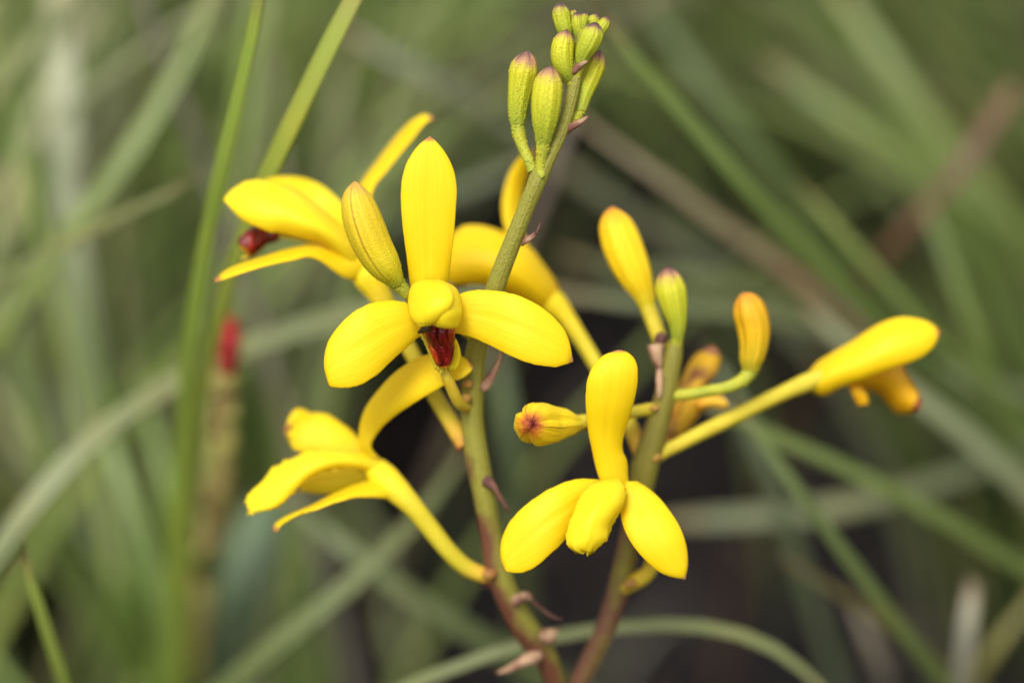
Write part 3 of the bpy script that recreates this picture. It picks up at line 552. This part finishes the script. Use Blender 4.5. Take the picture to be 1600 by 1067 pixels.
# --- flower behind the taller stalk
f = part_empty('flower', (866, 475, 20))
petal('hood_petal', f, M_FAR, [(880, 468, 858, 490), (868, 440, 838, 480), (848, 411, 812, 466), (828, 386, 785, 455), (798, 369, 760, 447), (770, 357, 735, 445), (746, 352, 717, 445), (724, 354, 706, 444), (706, 368, 698, 436), (697, 388, 694, 420)],
      d=[19.5, 17.6, 16, 15.6, 16.4, 18], cup=[.8, 2.2, 3, 3.2, 2.6, 1.0], tilt=[0, -.6, -1.2, -1.4, -.8], seed=26)
petal('lateral_sepal', f, M_FAR, [(862, 452, 852, 482), (838, 430, 824, 468), (800, 412, 790, 450), (762, 402, 756, 444), (724, 408, 720, 446), (702, 422, 702, 444)], d=[20, 21, 22, 22.4, 22], cup=.8, seed=27)
petal('dorsal_sepal', f, M_FAR, [(798, 380, 826, 380), (790, 360, 814, 358), (785, 332, 813, 336), (786, 308, 816, 312), (791, 286, 820, 288), (799, 266, 826, 266), (810, 250, 832, 248), (824, 240, 836, 240), (833, 236, 836, 237)],
      d=[21, 22, 22.5, 22, 21], cup=[.4, .8, .8, .3], tilt=[.4, 1, 1, .5], seed=28)
petal('lip', f, M_LIP, [(730, 432, 732, 446), (716, 434, 717, 449), (706, 440, 707, 449)], d=20.5, cup=.5, thick=.8, seed=29, nv=9, nu=14)
tube('pedicel', f, M_PEDF, [(850, 458, 20, 16), (866, 474, 20, 20), (882, 492, 19.6, 15), (905, 526, 18.6, 12.5), (935, 575, 17, 12), (968, 634, 15, 12), (990, 678, 13.6, 13), (1004, 712, 13, 14)], n=46, sides=16, fuzz=20)

# --- wilted flower behind the shorter stalk
f = part_empty('flower', (1030, 690, 17))
f['label'] = 'wilted orange-brown flower shrivelled against the stalk'
petal('lateral_sepal', f, M_WILT, [(1016, 716, 1030, 716), (1026, 690, 1046, 693), (1041, 655, 1066, 680), (1055, 632, 1086, 657), (1080, 619, 1104, 636), (1105, 614, 1124, 634), (1130, 616, 1137, 630)], d=[14.5, 16.4, 17.4, 17.8, 17.6], cup=[.5, 1.2, 1.2, .5], wave=.5, seed=30, edge=1.5)
petal('dorsal_sepal', f, M_WILT, [(1036, 650, 1062, 655), (1052, 620, 1078, 626), (1066, 592, 1100, 604), (1075, 572, 1116, 588), (1086, 556, 1125, 566), (1100, 546, 1125, 552), (1113, 540, 1118, 542)], d=[16.8, 17.6, 18, 18, 17.6], cup=[.4, 1.4, 1.4, .4], wave=.4, seed=31)
tube('lip', f, M_WILT, [(1090, 632, 17.4, 8), (1112, 627, 17.2, 9), (1132, 632, 17, 7), (1138, 640, 17, 2)], n=16, sides=12, lump=.15)

# --- bracts, scars and joints
def bract(pairs, d, mat=M_BRACT, cup=.5, seed=0, thick=.25, label=None):
    return petal('bract', orchid, mat, pairs, d=d, cup=cup, seed=seed, nu=22, nv=9, thick=thick, wave=.12, edge=.5)
bract([(876, 206, 884, 214), (882, 198, 892, 206), (896, 191, 906, 197), (909, 186, 915, 189), (918, 181, 920, 183)], [.2, -.5, -.6, -.4], seed=1)
bract([(891, 112, 898, 118), (898, 102, 906, 110), (908, 97, 913, 102), (917, 95, 919, 97)], [-.6, -1.0, -1.2], seed=2)
bract([(836, 266, 842, 260), (838, 271, 848, 264), (841, 277, 853, 270), (845, 280, 851, 277)], [-.6, -1.0, -1.0], seed=3, cup=.8, mat=M_PED)
bract([(814, 385, 818, 372), (819, 382, 823, 369), (826, 378, 829, 367), (834, 372, 835, 364), (839, 367, 839, 362)], [1.4, .8, .8, 1], seed=4)
tube('bract_tip', orchid, M_BRACTD, [(836, 367, .9, 2.6), (840, 360, .9, 2.2), (843, 353, 1, 1.8), (845, 348, 1, .6)], n=12, sides=8)
bract([(748, 605, 758, 614), (755, 594, 766, 605), (766, 581, 774, 591), (775, 566, 780, 573), (780, 553, 784, 556), (782, 543, 784, 544)], [7.2, 6.8, 7, 7.4, 7.8], seed=5)
bract([(752, 744, 754, 762), (763, 742, 764, 763), (772, 752, 771, 766), (780, 768, 777, 777), (789, 784, 786, 789), (797, 800, 795, 802)], [9.4, 8.8, 9, 9.4], mat=M_BRACTD, seed=6)
bract([(778, 915, 788, 905), (764, 920, 770, 908), (752, 914, 756, 907), (740, 906, 742, 902), (732, 900, 733, 898)], [13, 13.6, 13.8, 13.4], mat=M_BRACTD, seed=7)
tube('bract', orchid, M_BRACT, [(802, 942, 13.4, 7), (813, 934, 12.9, 11), (823, 930, 12.6, 9), (831, 936, 12.5, 3)], n=22, sides=16, lump=.3, seed=2)
tube('bract', orchid, M_BRACTD, [(832, 938, 12.6, 4), (848, 952, 12.4, 3), (866, 964, 12.2, 3), (880, 968, 12, 1)], n=16, sides=10, lump=.12)
tube('bract', orchid, M_BRACT, [(842, 1004, 16.6, 9), (854, 994, 15.8, 12), (864, 987, 15.4, 10), (873, 984, 15.2, 3)], n=22, sides=16, lump=.3, seed=4)
bract([(842, 1012, 850, 1028), (826, 1018, 838, 1036), (808, 1030, 816, 1042), (790, 1042, 796, 1050), (776, 1050, 777, 1053)], [16, 15.4, 15.2, 15], mat=M_BRACT, seed=8)
bract([(1022, 556, 1040, 556), (1012, 540, 1038, 538), (1013, 548, 1036, 552), (1020, 566, 1036, 568), (1028, 578, 1034, 578)], [10.6, 9.6, 9.6, 10], seed=9, cup=.9)
bract([(1034, 572, 1026, 574), (1036, 590, 1025, 592), (1036, 606, 1026, 610), (1034, 620, 1028, 624)], [10, 9.6, 9.8], seed=10)
tube('pedicel_scar', orchid, M_BRACTD, [(1030, 536, 11.6, 10), (1034, 527, 11.4, 10), (1038, 521, 11.4, 6)], n=12, sides=12, lump=.15)
for (x, y, d_, r_) in ((727, 622, 7.0, 10), (765, 896, 11.8, 12), (1022, 637, 10.3, 7), (1022, 713, 11.9, 11), (985, 912, 14.4, 11), (731, 600, 7.0, 8)):
    tube('stalk_joint', orchid, M_NODE, [(x - r_ * .8, y, d_ + .2, r_ * .35), (x - r_ * .3, y + 1, d_, r_ * .8), (x + r_ * .4, y, d_, r_ * .8), (x + r_ * .9, y, d_ + .2, r_ * .3)], n=14, sides=12, lump=.16, seed=x % 7)

# ------------------------------------------------------------------ single grass blades one can tell apart
def blade(label, pts, colr, ws=.66, ds=.85, name='grass_blade', cat='grass blade', tip=True, twist=0.0, fold=.3, gain=1.0, group='grass blades around the orchid', to_ground=True, n=46):
    pts = [(p_[0], p_[1], p_[2] if ds == 1 or p_[2] < 30 else 30 + (p_[2] - 30) * ds, p_[3] * ws * (1 + .06 * math.sin(p_[1] * .05 + p_[0]))) for p_ in pts]
    a = px_path(pts); C = list(a); half_end = a[-1, 3]
    if to_ground:
        p = a[-1, :3]; t = a[-1, :3] - a[-2, :3]; t /= np.linalg.norm(t)
        if t[2] > -.35: t[2] = -.35; t /= np.linalg.norm(t)
        h = p[2] + .012; hz = np.array([t[0], t[1], 0]); hl = np.linalg.norm(hz)
        hz = hz / (hl + 1e-9) * min(hl / max(-t[2], .2), .8) * h * .6
        q1 = p + t * h * .4
        f_ = p + hz + (q1 - p) * np.array([.2, .2, 0]); f_[2] = -.012
        C += [np.append(q1, half_end * 1.02), np.append(f_, half_end * .8)]
    s = spline(np.array(C), n, dims=3)
    hw = np.maximum(s[:, 3], 2e-5)
    T = np.gradient(s[:, :3], axis=0); side = np.cross(VIEW, T); side /= np.linalg.norm(side, axis=1, keepdims=True)
    tw = np.linspace(twist, twist * 1.6, n)[:, None]
    side = side * np.cos(tw) + VIEW * np.sin(tw)
    V = blade_verts(s[:, :3], hw, side, fold, .14)
    uv = np.stack(np.broadcast_arrays(np.array([0, .25, .5, .75, 1, .75, .5, .25])[None, :], np.linspace(0, 1, n)[:, None]), -1).reshape(-1, 2)
    fc = grid_faces(n, 8, 0, wrap=True) + [tuple(range(8)), tuple(range((n-1)*8 + 7, (n-1)*8 - 1, -1))]
    o = make_obj(name, V.reshape(-1, 3), fc, M_GRASS, None, uv)
    c = lin(colr[0] + 6, colr[1] + 2, colr[2] - 8); o.color = (c[0] * gain, c[1] * gain, c[2] * gain, 1)
    tag(o, label, cat, group)
    return o
GAIN = .95
B = lambda label, colr, pts, **kw: blade(label, pts, colr, gain=GAIN, **kw)
# two clear upright blades behind the side-view flower
B('slim bright green blade, the straighter of two rising behind the side-view hooded flower', (152, 176, 84),
  [(412, -60, 10, 10), (400, 25, 13, 12), (375, 140, 17, 13), (345, 270, 23, 14), (318, 400, 31, 14.5), (298, 540, 40, 15), (284, 690, 52, 14), (275, 850, 64, 15), (268, 1067, 84, 16)], ws=.92, ds=1)
B('broader yellow-green blade with a pale keel, leaning out from behind the side-view flower', (158, 172, 80),
  [(590, -70, 8, 14), (548, 5, 9, 17), (505, 90, 11, 18), (455, 195, 15, 18.5), (415, 280, 20, 17), (375, 385, 27, 15.5), (345, 480, 36, 15), (318, 590, 46, 14), (298, 720, 58, 15), (286, 880, 72, 16), (282, 1067, 90, 17)], twist=.5, ws=1.0, ds=1)
B('long grey-green blade arching low behind the torn flower and the red-tipped spike', (142, 152, 118),
  [(905, 462, 92, 12), (800, 455, 88, 16), (700, 460, 82, 19), (600, 482, 76, 20), (500, 506, 72, 20), (400, 540, 69, 20), (300, 585, 64, 21), (200, 645, 58, 22), (110, 720, 54, 22), (30, 815, 52, 21), (-50, 930, 54, 20)], ws=.8, ds=1)
B('thin pale blade with a fine tip crossing the wide whitish blade', (136, 146, 104),
  [(312, 272, 52, 2), (285, 290, 52, 6), (230, 318, 54, 9), (160, 352, 58, 11), (80, 392, 62, 13), (0, 438, 68, 15), (-80, 490, 76, 16)])
B('wide whitish upright blade standing behind thinner green blades', (158, 166, 142),
  [(88, -120, 120, 26), (94, 20, 118, 29), (100, 180, 114, 30), (108, 330, 112, 30), (122, 460, 112, 30), (142, 580, 116, 28), (165, 720, 124, 27), (185, 900, 140, 26), (200, 1080, 165, 24)], ws=.85)
B('green diagonal blade running in front of the wide whitish one', (128, 146, 88),
  [(345, -60, 92, 10), (305, 60, 88, 18), (250, 165, 86, 22), (185, 265, 84, 24), (110, 365, 84, 25), (40, 460, 86, 26), (-30, 560, 90, 27), (-90, 680, 98, 27)])
B('pale slanting blade close to the top of the wide whitish one', (146, 156, 122),
  [(150, -60, 84, 10), (95, 10, 84, 15), (45, 75, 86, 17), (0, 135, 88, 17), (-50, 210, 94, 17)])
B('short curved yellow-green blade with a brown pointed tip over the broad dark leaf', (146, 164, 84),
  [(34, 846, 20, 2), (42, 880, 21, 6), (56, 930, 23, 9), (74, 990, 26, 10.5), (98, 1060, 30, 11), (115, 1120, 36, 11)], ws=1.0)
B('dark olive blade end below the brown-tipped short blade', (92, 104, 60),
  [(45, 858, 34, 3), (25, 880, 36, 8), (0, 908, 40, 11), (-30, 945, 46, 12)])
B('dim green blade fanning out of the clump under the arching grey-green blade', (112, 134, 76),
  [(30, 400, 130, 10), (25, 560, 130, 20), (60, 700, 128, 24), (110, 840, 130, 26), (160, 960, 140, 26), (190, 1080, 156, 26)])
B('soft green blade standing beside the red-tipped spike', (122, 146, 88),
  [(150, 640, 96, 8), (180, 720, 92, 20), (215, 820, 90, 26), (250, 930, 92, 28), (270, 1067, 100, 28)])
B('fresh green blade close behind the stalk of the red-tipped spike', (120, 148, 76),
  [(205, 560, 110, 6), (235, 660, 104, 14), (262, 780, 100, 18), (280, 900, 102, 20), (290, 1067, 112, 20)])
B('pale grey-green strap blade rising through the clump next to the broad dark leaf', (140, 150, 122),
  [(80, 560, 150, 10), (110, 700, 146, 22), (140, 840, 146, 26), (165, 980, 152, 27), (180, 1090, 164, 27)])
# right-hand side
B('long straight green blade sloping down from the topmost buds', (112, 136, 78),
  [(925, 0, 44, 4), (960, 50, 45, 10), (1020, 125, 48, 15), (1090, 205, 52, 18), (1160, 285, 56, 19), (1230, 360, 62, 20), (1300, 432, 68, 20), (1380, 510, 78, 20), (1460, 590, 92, 20), (1560, 700, 112, 20)])
B('dry pinkish-brown blade lying below the long straight green one', (136, 122, 104),
  [(880, 165, 96, 4), (960, 228, 94, 10), (1040, 285, 92, 14), (1120, 345, 92, 16), (1200, 402, 94, 17), (1290, 468, 98, 18), (1390, 545, 106, 18), (1500, 640, 122, 18)], name='dry_straw')
B('silvery green blade crossing behind the flower on the long yellow stalk', (150, 160, 132),
  [(1250, 470, 86, 10), (1310, 525, 84, 18), (1390, 590, 84, 22), (1480, 655, 88, 24), (1560, 725, 94, 25), (1660, 825, 104, 25)])
B('green blade sloping down from under the long yellow flower stalk', (112, 130, 78),
  [(1070, 610, 56, 4), (1120, 640, 55, 12), (1200, 678, 55, 17), (1300, 722, 58, 19), (1400, 772, 62, 20), (1500, 828, 68, 20), (1610, 895, 78, 20)])
B('dull green blade dropping steeply from the joint of the long yellow stalk', (108, 126, 80),
  [(1140, 610, 46, 3), (1180, 672, 44, 12), (1230, 742, 44, 16), (1290, 825, 46, 17), (1350, 905, 50, 17), (1410, 985, 56, 17), (1480, 1075, 66, 16)])
B('slender olive blade with a reddish end lying over dark soil', (112, 108, 72),
  [(1215, 865, 66, 3), (1270, 900, 66, 8), (1330, 938, 68, 11), (1390, 978, 72, 12), (1460, 1030, 80, 12)])
B('pale green blade arching low behind both stems near the fork', (136, 146, 104),
  [(1330, 1130, 46, 6), (1265, 1055, 44, 11), (1200, 1008, 42, 14), (1120, 982, 40, 15), (1030, 976, 39, 15), (930, 984, 38, 15), (840, 1000, 37, 15), (750, 1028, 37, 15), (660, 1062, 38, 15), (560, 1110, 42, 15)], twist=.3)
B('broad dull green blade rising between the torn flower and the fork of the stems', (118, 132, 90),
  [(735, 690, 78, 6), (690, 760, 74, 15), (620, 845, 70, 20), (540, 920, 68, 22), (460, 985, 68, 23), (370, 1060, 72, 23), (280, 1140, 82, 22)])
B('broad blade sloping away under the torn flower towards the fork', (114, 128, 90),
  [(420, 760, 90, 8), (500, 825, 86, 20), (590, 895, 84, 24), (680, 955, 84, 26), (770, 1010, 88, 26), (870, 1070, 96, 26)])
B('pale flat blade lying across the dark gap below the flower that faces forward', (126, 136, 110),
  [(1020, 815, 110, 8), (1100, 812, 108, 20), (1200, 806, 106, 24), (1300, 795, 106, 25), (1400, 772, 110, 25), (1520, 735, 118, 24), (1640, 690, 132, 22)])
B('whitish dry stem upright among the litter', (204, 202, 190),
  [(1522, 905, 74, 10), (1514, 960, 74, 13), (1508, 1015, 78, 14), (1500, 1090, 88, 14)], ws=.95, name='dry_reed', cat='dry stem')
B('greyish dead blade slanting beside the whitish dry stem', (136, 132, 126),
  [(1330, 930, 100, 6), (1350, 980, 98, 14), (1375, 1040, 100, 17), (1400, 1110, 110, 17)], name='dry_straw')
B('yellowish blade crossing behind the whitish dry stem', (150, 146, 92),
  [(1640, 900, 96, 8), (1590, 965, 92, 14), (1550, 1020, 92, 16), (1500, 1090, 98, 16)])
B('thick dry brown stalk leaning over the green clump', (112, 84, 70),
  [(1590, 130, 118, 14), (1560, 175, 116, 20), (1525, 230, 114, 22), (1480, 290, 114, 22), (1430, 345, 116, 20), (1380, 400, 120, 17), (1330, 470, 130, 15), (1290, 560, 145, 14)], name='dry_stalk', cat='dry stalk')
B('wide olive blade curving through the clump behind the dry brown stalk', (122, 138, 84),
  [(1290, -40, 150, 10), (1360, 60, 146, 24), (1430, 160, 144, 30), (1510, 265, 146, 32), (1590, 365, 150, 32), (1680, 480, 160, 30)])
B('soft green blade sloping beneath the dry brown stalk', (112, 132, 76),
  [(1190, 90, 130, 8), (1270, 150, 126, 18), (1360, 212, 124, 23), (1460, 275, 126, 25), (1560, 340, 130, 25), (1670, 420, 138, 25)])
B('narrow green blade running beside the silvery one', (114, 134, 76),
  [(1240, 280, 82, 4), (1300, 345, 80, 11), (1360, 415, 80, 14), (1420, 480, 82, 15), (1490, 550, 86, 15), (1580, 640, 96, 15)])
B('mid green blade steeply sloping near the tip of the flower on the long stalk', (108, 130, 76),
  [(1440, 300, 110, 6), (1480, 400, 106, 14), (1515, 500, 106, 17), (1550, 600, 110, 18), (1590, 710, 118, 18)])
B('dark green blade behind the cluster of topmost buds', (84, 104, 60),
  [(985, -40, 140, 8), (1050, 60, 138, 20), (1130, 170, 136, 25), (1220, 285, 138, 27), (1320, 400, 146, 27), (1430, 520, 158, 27)])
B('olive blade slanting behind the large plain yellow bud', (100, 112, 72),
  [(870, 395, 120, 6), (960, 420, 116, 16), (1060, 432, 114, 19), (1170, 450, 114, 20), (1280, 490, 118, 21), (1390, 555, 126, 21)])
B('thin grey-green blade passing just below the round green bud', (118, 130, 100),
  [(860, 452, 84, 6), (940, 466, 82, 13), (1040, 478, 82, 15), (1150, 488, 84, 16), (1260, 510, 88, 17), (1370, 550, 96, 17)])
B('brownish-grey dead blade upright behind the taller stalk', (112, 100, 98),
  [(905, 120, 100, 6), (890, 180, 98, 13), (865, 260, 98, 16), (830, 350, 100, 17), (790, 450, 106, 17), (740, 580, 118, 17), (690, 700, 132, 17), (640, 830, 150, 17)], name='dry_straw')
B('dim olive blade upright between the side-view flower and the front flower', (104, 116, 80),
  [(545, 60, 150, 8), (525, 200, 146, 22), (505, 340, 146, 26), (480, 480, 150, 26), (455, 620, 160, 26), (430, 780, 176, 26)])
B('greyish pale blade slanting above the front flower', (118, 124, 108),
  [(520, 30, 120, 8), (600, 85, 118, 16), (690, 130, 118, 18), (780, 185, 122, 19), (880, 260, 130, 19)])
B('faint grey-green blade sloping behind the dorsal sepal of the front flower', (104, 116, 92),
  [(860, 235, 120, 6), (780, 275, 118, 14), (700, 305, 118, 16), (620, 345, 122, 17), (540, 400, 130, 18), (460, 470, 140, 18)])
B('pale green blade below the wilted flower sloping past the yellow stalk', (122, 136, 112),
  [(1090, 540, 96, 6), (1140, 610, 94, 14), (1180, 690, 96, 18), (1220, 780, 102, 18), (1250, 880, 112, 18)])
B('grey-green blade upright behind the lower part of the taller stem', (104, 122, 92),
  [(770, 520, 110, 8), (785, 600, 108, 20), (800, 700, 110, 24), (810, 800, 118, 24), (815, 920, 132, 24)])

# red-tipped flower spike and broad-leaved weed behind the torn flower
spike = empty('red_flower_spike', None, tuple(float(q) for q in P(np.array(310.), np.array(1110.), np.array(110.))))
spike.location.z = 0.0
tag(spike, 'slender weed spike with a crimson tip and a scaly yellowish stalk', 'weed')
M_RED = simple_mat('spike_red', lin(190, 40, 38), lin(150, 36, 36), scale=300, rough=.55, trans=.15)
M_SCALE = simple_mat('spike_scales', lin(196, 188, 104), lin(186, 156, 100), scale=180, rough=.6, trans=.15)
M_WEED = simple_mat('weed_leaf', lin(80, 98, 40), lin(96, 114, 50), scale=60, rough=.5, trans=.2)
M_WEED2 = simple_mat('weed_leaf_pale', lin(124, 142, 112), lin(112, 132, 98), scale=60, rough=.5, trans=.2)
tube('red_tip', spike, M_RED, [(352, 580, 50, 9), (354, 558, 50, 14), (357, 530, 50, 14), (359, 508, 50, 9), (360, 498, 50, 2)], n=26, sides=14, lump=.14, fuzz=70, fuzz_r=.0006)
pw = px_path([(352, 576, 50, 9), (349, 640, 54, 15), (344, 720, 60, 16), (334, 800, 70, 13), (322, 880, 88, 9), (312, 970, 98, 8), (304, 1067, 110, 8)])
pf_ = np.append(np.array(spike.location), pw[-1, 3]); pf_[2] = -.012
s = spline(np.vstack([pw, pf_]), 60, dims=3); tube_w('stalk', spike, M_SCALE, s[:, :3], s[:, 3], sides=14, lump=.12, fuzz=260, fuzz_r=.0010, fuzz_t=(0, .45))
petal('leaf', spike, M_WEED, [(318, 905, 330, 905), (300, 890, 346, 892), (298, 878, 348, 880), (312, 866, 336, 868)], d=[88, 84, 82], cup=1.5, nu=16, nv=9)
weed = empty('broad_leaved_weed', None, tuple(float(q) for q in P(np.array(300.), np.array(1180.), np.array(120.)))); weed.location.z = 0
tag(weed, 'low weed with one dark green and one pale broad leaf beside the spike', 'weed')
petal('leaf', weed, M_WEED, [(262, 1150, 285, 1150), (200, 1080, 282, 1075), (172, 1020, 272, 1005), (160, 960, 256, 945), (172, 915, 232, 905), (195, 892, 210, 890)], d=[118, 112, 106, 102, 100], cup=[2, 3, 3, 1], nu=26, nv=13)
petal('leaf', weed, M_WEED2, [(290, 1150, 320, 1150), (318, 1040, 362, 1045), (330, 950, 395, 975), (345, 880, 425, 910), (370, 815, 440, 850), (405, 775, 440, 790), (432, 762, 438, 766)], d=[118, 108, 100, 94, 92], cup=[2, 3, 3, 1], nu=26, nv=13)
wl = np.array(weed.location)
for q, r_ in ((P(np.array(275.), np.array(1150.), np.array(118.)), .0018), (P(np.array(305.), np.array(1150.), np.array(118.)), .0016)):
    s = np.array([q * (1 - k) + np.array([wl[0], wl[1], -.01]) * k for k in np.linspace(0, 1, 8)]); tube_w('leaf_stalk', weed, M_WEED, s, np.full(8, r_), sides=10)

# ------------------------------------------------------------------ the mass of grass behind (uncountable)
def ground_at(px, py):
    dirv = VIEW + (px - 800) * KPX * RIGHT + (533.5 - py) * KPX * UP
    return CAM + dirv * (-CAM[2] / dirv[2])
BARE = [(1350, 300, 140, 90), (300, 300, 90, 120), (60, 950, 90, 110), (1100, 420, 120, 100), (760, 310, 150, 150), (940, 390, 150, 150), (900, 620, 240, 150), (640, 730, 170, 170), (1270, 900, 300, 190), (900, 960, 280, 150), (1120, 560, 130, 110)]
def mass(name, label, tufts, palette, seed, bare=None):
    g = np.random.default_rng(seed); Vs, Fs, Us, Cs = [], [], [], []; off = 0; n = 9
    fbase = grid_faces(n, 8, 0, wrap=True); tt = np.linspace(0, 1, n)
    uv = np.stack(np.broadcast_arrays(np.array([0, .25, .5, .75, 1, .75, .5, .25])[None, :], tt[:, None]), -1).reshape(-1, 2)
    for (x, y, rad, cnt, hmin, hmax, lean, spread) in tufts:
        for _ in range(cnt):
            a_, rr = g.uniform(0, 6.283), rad * g.random() ** .6
            b = np.array([x + rr * math.cos(a_), y + rr * math.sin(a_), -.012])
            h = g.uniform(hmin, hmax); la = lean + g.normal(0, spread); lm = h * abs(g.normal(.55, .28))
            ex = np.array([math.sin(la) * lm, math.cos(la) * lm * .7, 0])
            C = b + np.outer(tt ** 1.7, ex) + np.outer(tt - .28 * tt ** 3 * min(1.6, lm / h * 1.5), [0, 0, h])
            px_, py_, dd = project(C)
            inf = (px_ > -250) & (px_ < 1850) & (py_ > -250) & (py_ < 1300)
            dmin = np.where((px_ < 340) | (px_ > 1230), 38, np.where(py_ < 260, 58, 95))
            if np.any(inf & (dd < dmin)) or np.any((np.hypot(C[:, 0] - .02, C[:, 1]) < .085) & (C[:, 2] > .03)) or np.any(dd < 0) and np.any((np.abs(px_) < 3000) & (dd < 0) & (dd > -320)): continue
            if bare is not None:
                k = np.max(np.stack([np.exp(-(((px_ - q[0]) / q[2]) ** 2 + ((py_ - q[1]) / q[3]) ** 2) ** 2) for q in bare]))
                if g.random() < k * 1.0: continue
            half = g.uniform(.0005, .0018) * (1 - .95 * tt ** 2.2) * (.55 + .45 * np.minimum(1, tt * 4))
            sd2 = g.normal(0, 1, 3) * .7 + RIGHT
            V = blade_verts(C, half, np.repeat(sd2[None], n, 0), .3, .15).reshape(-1, 3)
            Vs.append(V); Fs += [tuple(q + off for q in f) for f in fbase]; off += len(V); Us.append(uv)
            c = np.array(palette[g.integers(len(palette))]) * (g.uniform(.4, 1.4) if g.random() < .86 else 1.0)
            if g.random() < .1: c = STRAW[g.integers(5)] * g.uniform(1.0, 2.2)
            Cs.append(np.repeat(np.append(c[:3], 1)[None], len(V), 0))
    o = make_obj(name, np.vstack(Vs), Fs, M_MASS, None, np.vstack(Us), np.vstack(Cs))
    tag(o, label, 'grass', kind='stuff'); return o
GREENS = [np.array(lin(*c)[:3]) for c in ((160, 176, 98), (138, 164, 74), (180, 186, 132), (122, 150, 62), (192, 192, 150), (152, 172, 98))]
OLIVES = [np.array(lin(*c)[:3]) for c in ((108, 128, 58), (124, 144, 70), (138, 152, 84), (98, 116, 52), (146, 146, 90))]
STRAW = [np.array(lin(*c)[:3]) for c in ((110, 94, 84), (92, 76, 70), (76, 62, 60), (124, 116, 104), (64, 50, 50))]
g2 = np.random.default_rng(5)
tL, tR, tD = [], [], []
for i in range(46):      # left-hand clumps, tall, leaning to +x
    p = ground_at(g2.uniform(-250, 640), g2.uniform(-120, 1000)); tL.append((p[0], p[1], .035, 42, .10, .30, g2.uniform(.2, 1.0), .7))
for i in range(40):      # right-hand clumps leaning to -x
    p = ground_at(g2.uniform(960, 1850), g2.uniform(-150, 520)); tR.append((p[0], p[1], .035, 40, .10, .26, g2.uniform(-1.5, -.6), .5))
for i in range(18):
    p = ground_at(g2.uniform(1250, 1850), g2.uniform(520, 1000)); tR.append((p[0], p[1], .03, 18, .06, .16, g2.uniform(-1.5, -.6), .6))
for i in range(60):      # nearer tufts beside the orchid
    tL.append((g2.uniform(-.20, -.03), g2.uniform(.07, .30), .02, 20, .08, .27, g2.uniform(.0, 1.1), .7))
for i in range(46):
    tR.append((g2.uniform(.05, .24), g2.uniform(.10, .36), .02, 18, .08, .24, g2.uniform(-1.5, -.4), .6))
for i in range(70):      # the meadow beyond and beside the frame
    a_ = g2.uniform(0, 6.283); r_ = g2.uniform(.55, 2.2); x, y = r_ * math.cos(a_), r_ * math.sin(a_) + .3
    if y < .1 and abs(x) < .3: continue
    (tL if x < 0 else tR).append((x, y, .07, 36, .12, .34, g2.uniform(-.6, .9) if x < 0 else g2.uniform(-1.4, .2), .8))
for i in range(45):      # flattened dead straw on the soil
    p = ground_at(g2.uniform(-200, 1800), g2.uniform(0, 1250)); tD.append((p[0], p[1], .05, 12, .008, .04, g2.uniform(-3, 3), 1.5))
mass('grass', 'dense tall pale green grass standing in clumps with upright tips', tL, GREENS, 1, BARE)
mass('grass', 'dense olive grass sweeping over in slanting clumps', tR, OLIVES, 2, BARE)
mass('dead_grass', 'flattened brown dead grass lying on the soil', tD, STRAW, 3)
